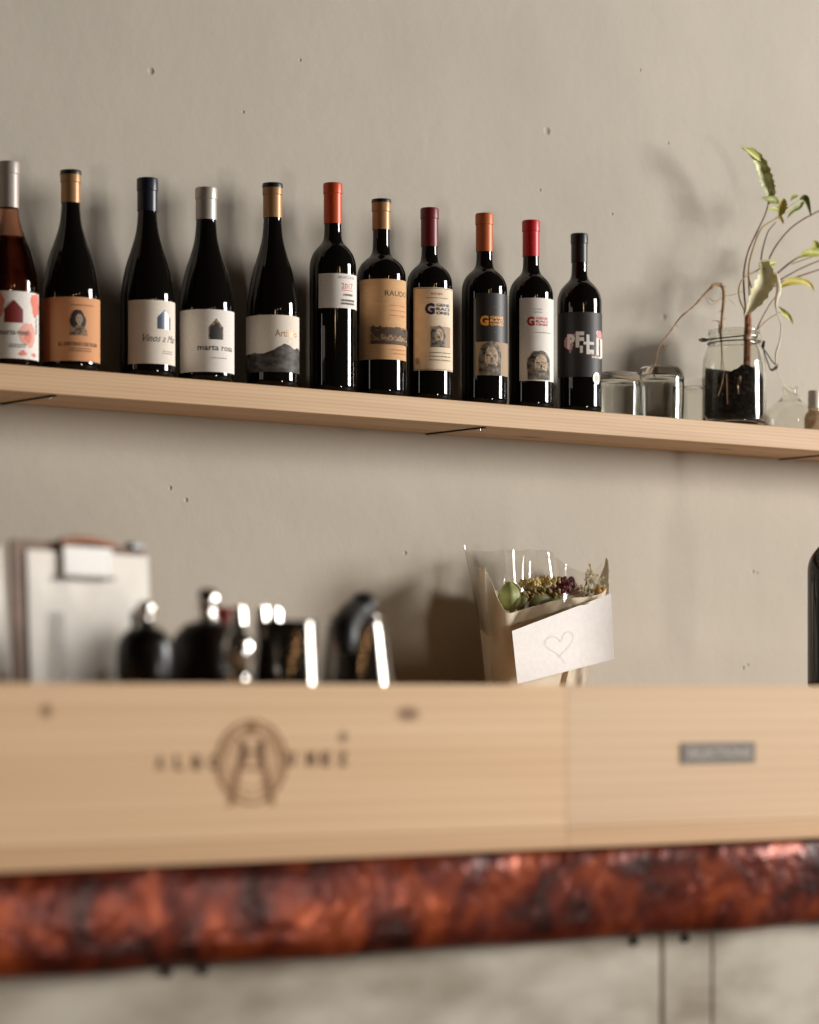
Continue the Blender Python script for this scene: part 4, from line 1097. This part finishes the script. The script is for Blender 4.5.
# ------------------------------------------------------------------ things standing in the emblem crate
FL = CRATE_FLOOR + .0004
def menu_board(px0, px1, ptop, y, tilt, label, text, copper, name='clipboard', lean=0.10, roll=0.0):
    a = at(px0, ptop, y); b = at(px1, ptop, y)
    w = (b.x - a.x) * 1.16; H = (a.z + b.z) / 2 - FL
    t = thing(name, ((a.x + b.x) / 2, y - math.sin(lean) * H, FL + abs(math.sin(roll)) * w * .55), label, 'clipboard', None, (-lean, roll, R(14)))
    board = noise_mat('brown_board', (92, 62, 40), (118, 84, 56), (30, 30, 120), .6)
    sheet = noise_mat('menu_paper', (242, 234, 222), (246, 240, 230), (60, 60, 60), .75)
    bm = bmesh.new(); box(bm, -w / 2, w / 2, 0, .004, 0, H, .0015)
    finish('board', bm, board, t, smooth=False)
    bm = bmesh.new()
    x0, x1 = -w / 2 + .020, w / 2 + .003
    rows = []
    for j in range(9):
        f = j / 8
        rows.append([(x0 + (x1 - x0) * i / 8, -.0012 - .006 * math.sin(math.pi * i / 8) * (1 - f) - .0015, .006 + (H - .016) * f) for i in range(9)])
    grid_sheet(bm, rows, .0006)
    pp = finish('paper', bm, sheet, t, angle=60)
    if text:
        P = Print(); P.lines(30, 0, 46, 34, 5.2, 2.4, M['grey_ink'], 3)
        P.flat('printing', pp, (x0, -.0068, H - .075), (1, 0, 0), (0, 0, 1), (0, -1, 0))
    bm = bmesh.new()
    box(bm, -.032, .040, -.009, -.0035, H - .036, H - .004, .001)
    cl = finish('clip', bm, mat('pale_clip', (178, 169, 158), .4), t, smooth=False)
    bm = bmesh.new(); tube(bm, [(-.036, -.010, H - .036), (0, -.0115, H - .036), (.040, -.010, H - .036)], .0022, 10)
    finish('clip_jaw', bm, mat('dull_steel', (120, 112, 104), .5, metal=.3), cl)
    bm = bmesh.new(); tube(bm, [(-.034, -.006, H - .001), (.0, -.007, H + .003), (.044, -.006, H - .001)], .004, 10)
    finish('clip_bar', bm, mat('copper_wire', (150, 96, 64), .55, metal=.2), cl)
    bm = bmesh.new(); box(bm, w / 2 - .022, w / 2 - .004, -.004, .006, H - .004, H + .004, .001)
    finish('corner_guard', bm, M['foil_black'], t, smooth=False)
    return t
menu_board(10, 150, 543, BAR_Y + .27, 0, 'clipboard with white menu sheet standing upright in the crate behind the mills', True, True, lean=.04)
menu_board(-96, 14, 544, BAR_Y + .2, 0, 'clipboard with blank white sheet at the left edge, overlapping another clipboard', False, False, lean=.04, roll=R(-4))

def pepper_mill(px, y, rad_px, shoulder, neck_top, knob_top, label, wood, ncol):
    s = scale(px, y); c = at(px, 600, y)
    zz = lambda py: CAM.z + (CY - py) / s - FL
    r = rad_px / s; hs = zz(shoulder)
    t = thing('pepper_mill', (c.x, y, FL), label, 'pepper mill')
    hb = zz(655)
    body = spline([(r * .95, 0), (r * .98, .012), (r * .80, .035), (r * .62, .07), (r * .66, hb - .055), (r * .78, hb - .045)], 5)
    bm = bmesh.new(); lathe(bm, [(0, 0)] + body + [(0, hb - .045)], 48)
    finish('body', bm, wood, t, angle=50)
    head = spline([(r * .80, hb - .044), (r * .97, hb - .022), (r, hb), (r * .90, hb + (hs - hb) * .55), (r * .62, hs - .003), (r * .42, hs)], 6)
    bm = bmesh.new(); lathe(bm, [(0, hb - .044)] + head + [(0, hs)], 48)
    hd = finish('head', bm, wood, t, angle=50)
    nt = zz(neck_top); kt = zz(knob_top)
    rk = r * .24
    bm = bmesh.new(); lathe(bm, [(0, hs + .0002), (r * .34, hs + .0002), (r * .34, hs + .003), (rk, hs + .006), (rk * .9, nt - .004), (rk * 1.2, nt), (rk * 1.3, (nt + kt) / 2), (rk * .9, kt - .001), (0, kt)], 32)
    finish('knob', bm, ncol, hd, angle=40)
    return t
dark = mat('black_lacquered_wood', (20, 14, 11), .3, spec=.4)
dark2 = mat('dark_walnut', (30, 17, 12), .35, spec=.4)
pepper_mill(145, BAR_Y + .085, 29, 627, 613, 601, 'round-headed black pepper mill in front of the clipboard menu', dark, M['chrome'])
pepper_mill(207, BAR_Y + .112, 37, 622, 606, 588, 'broader dark brown pepper mill with tall chrome knob, right of the black one', dark2, M['chrome'])

def shaker():
    px, y = 238, BAR_Y + .045
    s = scale(px, y); c = at(px, 600, y); zz = lambda py: CAM.z + (CY - py) / s - FL
    t = thing('salt_shaker', (c.x, y, FL), 'slim chrome shaker with stepped waist between dark mill and steel cup', 'shaker')
    h = zz(612); r = 9.5 / s
    bm = bmesh.new(); lathe(bm, [(0, 0), (r * 2, 0), (r * 2, .006), (r * 1.5, .05), (r * 1.2, h - .085), (r * 1.45, h - .070), (r * 1.5, h - .062), (r * .9, h - .055), (r * 1.5, h - .045), (r * 1.65, h - .034), (r * 1.3, h - .024), (r * .8, h - .018), (0, h - .018)], 40)
    finish('body', bm, M['chrome'], t, angle=40)
    bm = bmesh.new(); lathe(bm, [(0, h - .0178), (r * .8, h - .0178), (r * .85, h - .004), (r * .7, h + .004), (0, h + .006)], 32)
    finish('top', bm, M['chrome'], t)
    # slim capped bottles standing behind the mills
    for px, y, top, capm, lb in ((226, BAR_Y + .215, 625, mat('red_plastic_cap', (190, 24, 20), .4), 'slim dark sauce bottle with red cap peeking out behind the walnut mill'),
                                 (141, BAR_Y + .175, 628, mat('navy_plastic_cap', (34, 40, 84), .25), 'slim dark sauce bottle with navy cap peeking out behind the black mill')):
        s = scale(px, y); c = at(px, 600, y); h = CAM.z + (CY - top) / s - FL
        t = thing('sauce_bottle', (c.x, y, FL), lb, 'bottle')
        bm = bmesh.new(); lathe(bm, [(0, 0), (.022, 0), (.024, .004), (.024, h * .6), (.019, h * .75), (.0095, h * .9), (.009, h), (0, h)], 40)
        finish('glass_body', bm, M['black_glass'], t)
        bm = bmesh.new(); lathe(bm, [(.0092, h - .002), (.0105, h - .002), (.0105, h + .016), (.0095, h + .018), (0, h + .018)], 32)
        finish('cap', bm, capm, t)
shaker()

def steel_cup():
    px, y = 286, BAR_Y + .09
    s = scale(px, y); c = at(px, 600, y); zz = lambda py: CAM.z + (CY - py) / s - FL
    t = thing('steel_cup', (c.x, y, FL), 'tall tapered steel cup with bright right side, holding two spoons', 'cup')
    h = zz(621); r = 31 / s; rb = 43 / s
    bm = bmesh.new(); lathe(bm, [(0, 0), (rb * .96, 0), (rb, .004), (r + (rb - r) * .45, h * .5), (r, h - .002), (r - .0008, h), (r - .002, h - .001), (r + (rb - r) * .45 - .002, h * .5), (rb - .003, .006), (0, .004)], 64)
    finish('body', bm, mat('dark_polished_steel', (120, 114, 108), .13, metal=1.0), t, angle=40)
    for k, (qx, qt, lean) in enumerate(((262, 606, -.05), (275, 608, .03))):
        s2 = scale(qx, y); d = at(qx, qt, y + .01 * k)
        hh = d.z - FL - .008
        o = thing('spoon', (d.x, y + .01 * k, FL + .008), ('steel spoon standing in the steel cup, left of the other spoon', 'steel spoon standing in the steel cup, right of the other spoon')[k], 'spoon', None, (0, 0, 0))
        bm = bmesh.new()
        rows = [[(x * w, yy * .0016, z) for x, yy in ((-1, 0), (0, 1), (1, 0), (0, -1), (-1, 0))] for z, w in ((0.03, .0025), (hh * .5, .0025), (hh * .8, .0035), (hh * .93, .0065), (hh * .985, .006), (hh, .0025))]
        grid_sheet(bm, rows, 0)
        finish('handle', bm, M['chrome'], o, angle=50)
        bm = bmesh.new()
        m = bmesh.ops.create_uvsphere(bm, u_segments=20, v_segments=12, radius=.017)
        for v in m['verts']: v.co = Vector((v.co.x * .75, v.co.y * .18, v.co.z + .0172))
        finish('bowl', bm, M['chrome'], o)
steel_cup()

def syrup_jug():
    px, y = 356, BAR_Y + .15
    s = scale(px, y); c = at(px, 600, y); zz = lambda py: CAM.z + (CY - py) / s - FL
    t = thing('syrup_jug', (c.x, y, FL), 'tapered polished steel jug with black slanted lid handle, right of the steel cup', 'jug')
    h = zz(619); r = 27.5 / s; rb = 52 / s
    bm = bmesh.new(); lathe(bm, [(0, 0), (rb * .97, 0), (rb, .005), (r + (rb - r) * .72, h * .3), (r + (rb - r) * .40, h * .66), (r + (rb - r) * .1, h * .93), (r, h - .004), (0, h - .004)], 64)
    finish('body', bm, bpy.data.materials['dark_polished_steel'], t, angle=40)
    bm = bmesh.new(); lathe(bm, [(0, h - .004), (r * .80, h - .004), (r * .98, h + .0005), (r * .98, h + .003), (r * .6, h + .006), (0, h + .007)], 40)
    lid = finish('lid', bm, M['steel'], t, angle=40)
    A = lambda px, py, dy=0: at(px, py, y + dy) - Vector((c.x, y, FL))
    bm = bmesh.new()
    tube(bm, [A(347, 652, -.036), A(346, 640, -.034), A(345, 628, -.028), A(350, 618, -.014), A(358, 610, -.004), A(365, 604, -.002), A(370, 599, -.002)], [.008, .012, .014, .0145, .0135, .0145, .010], 20, 6)
    finish('lid_handle', bm, mat('black_plastic', (16, 13, 12), .45), lid)
syrup_jug()
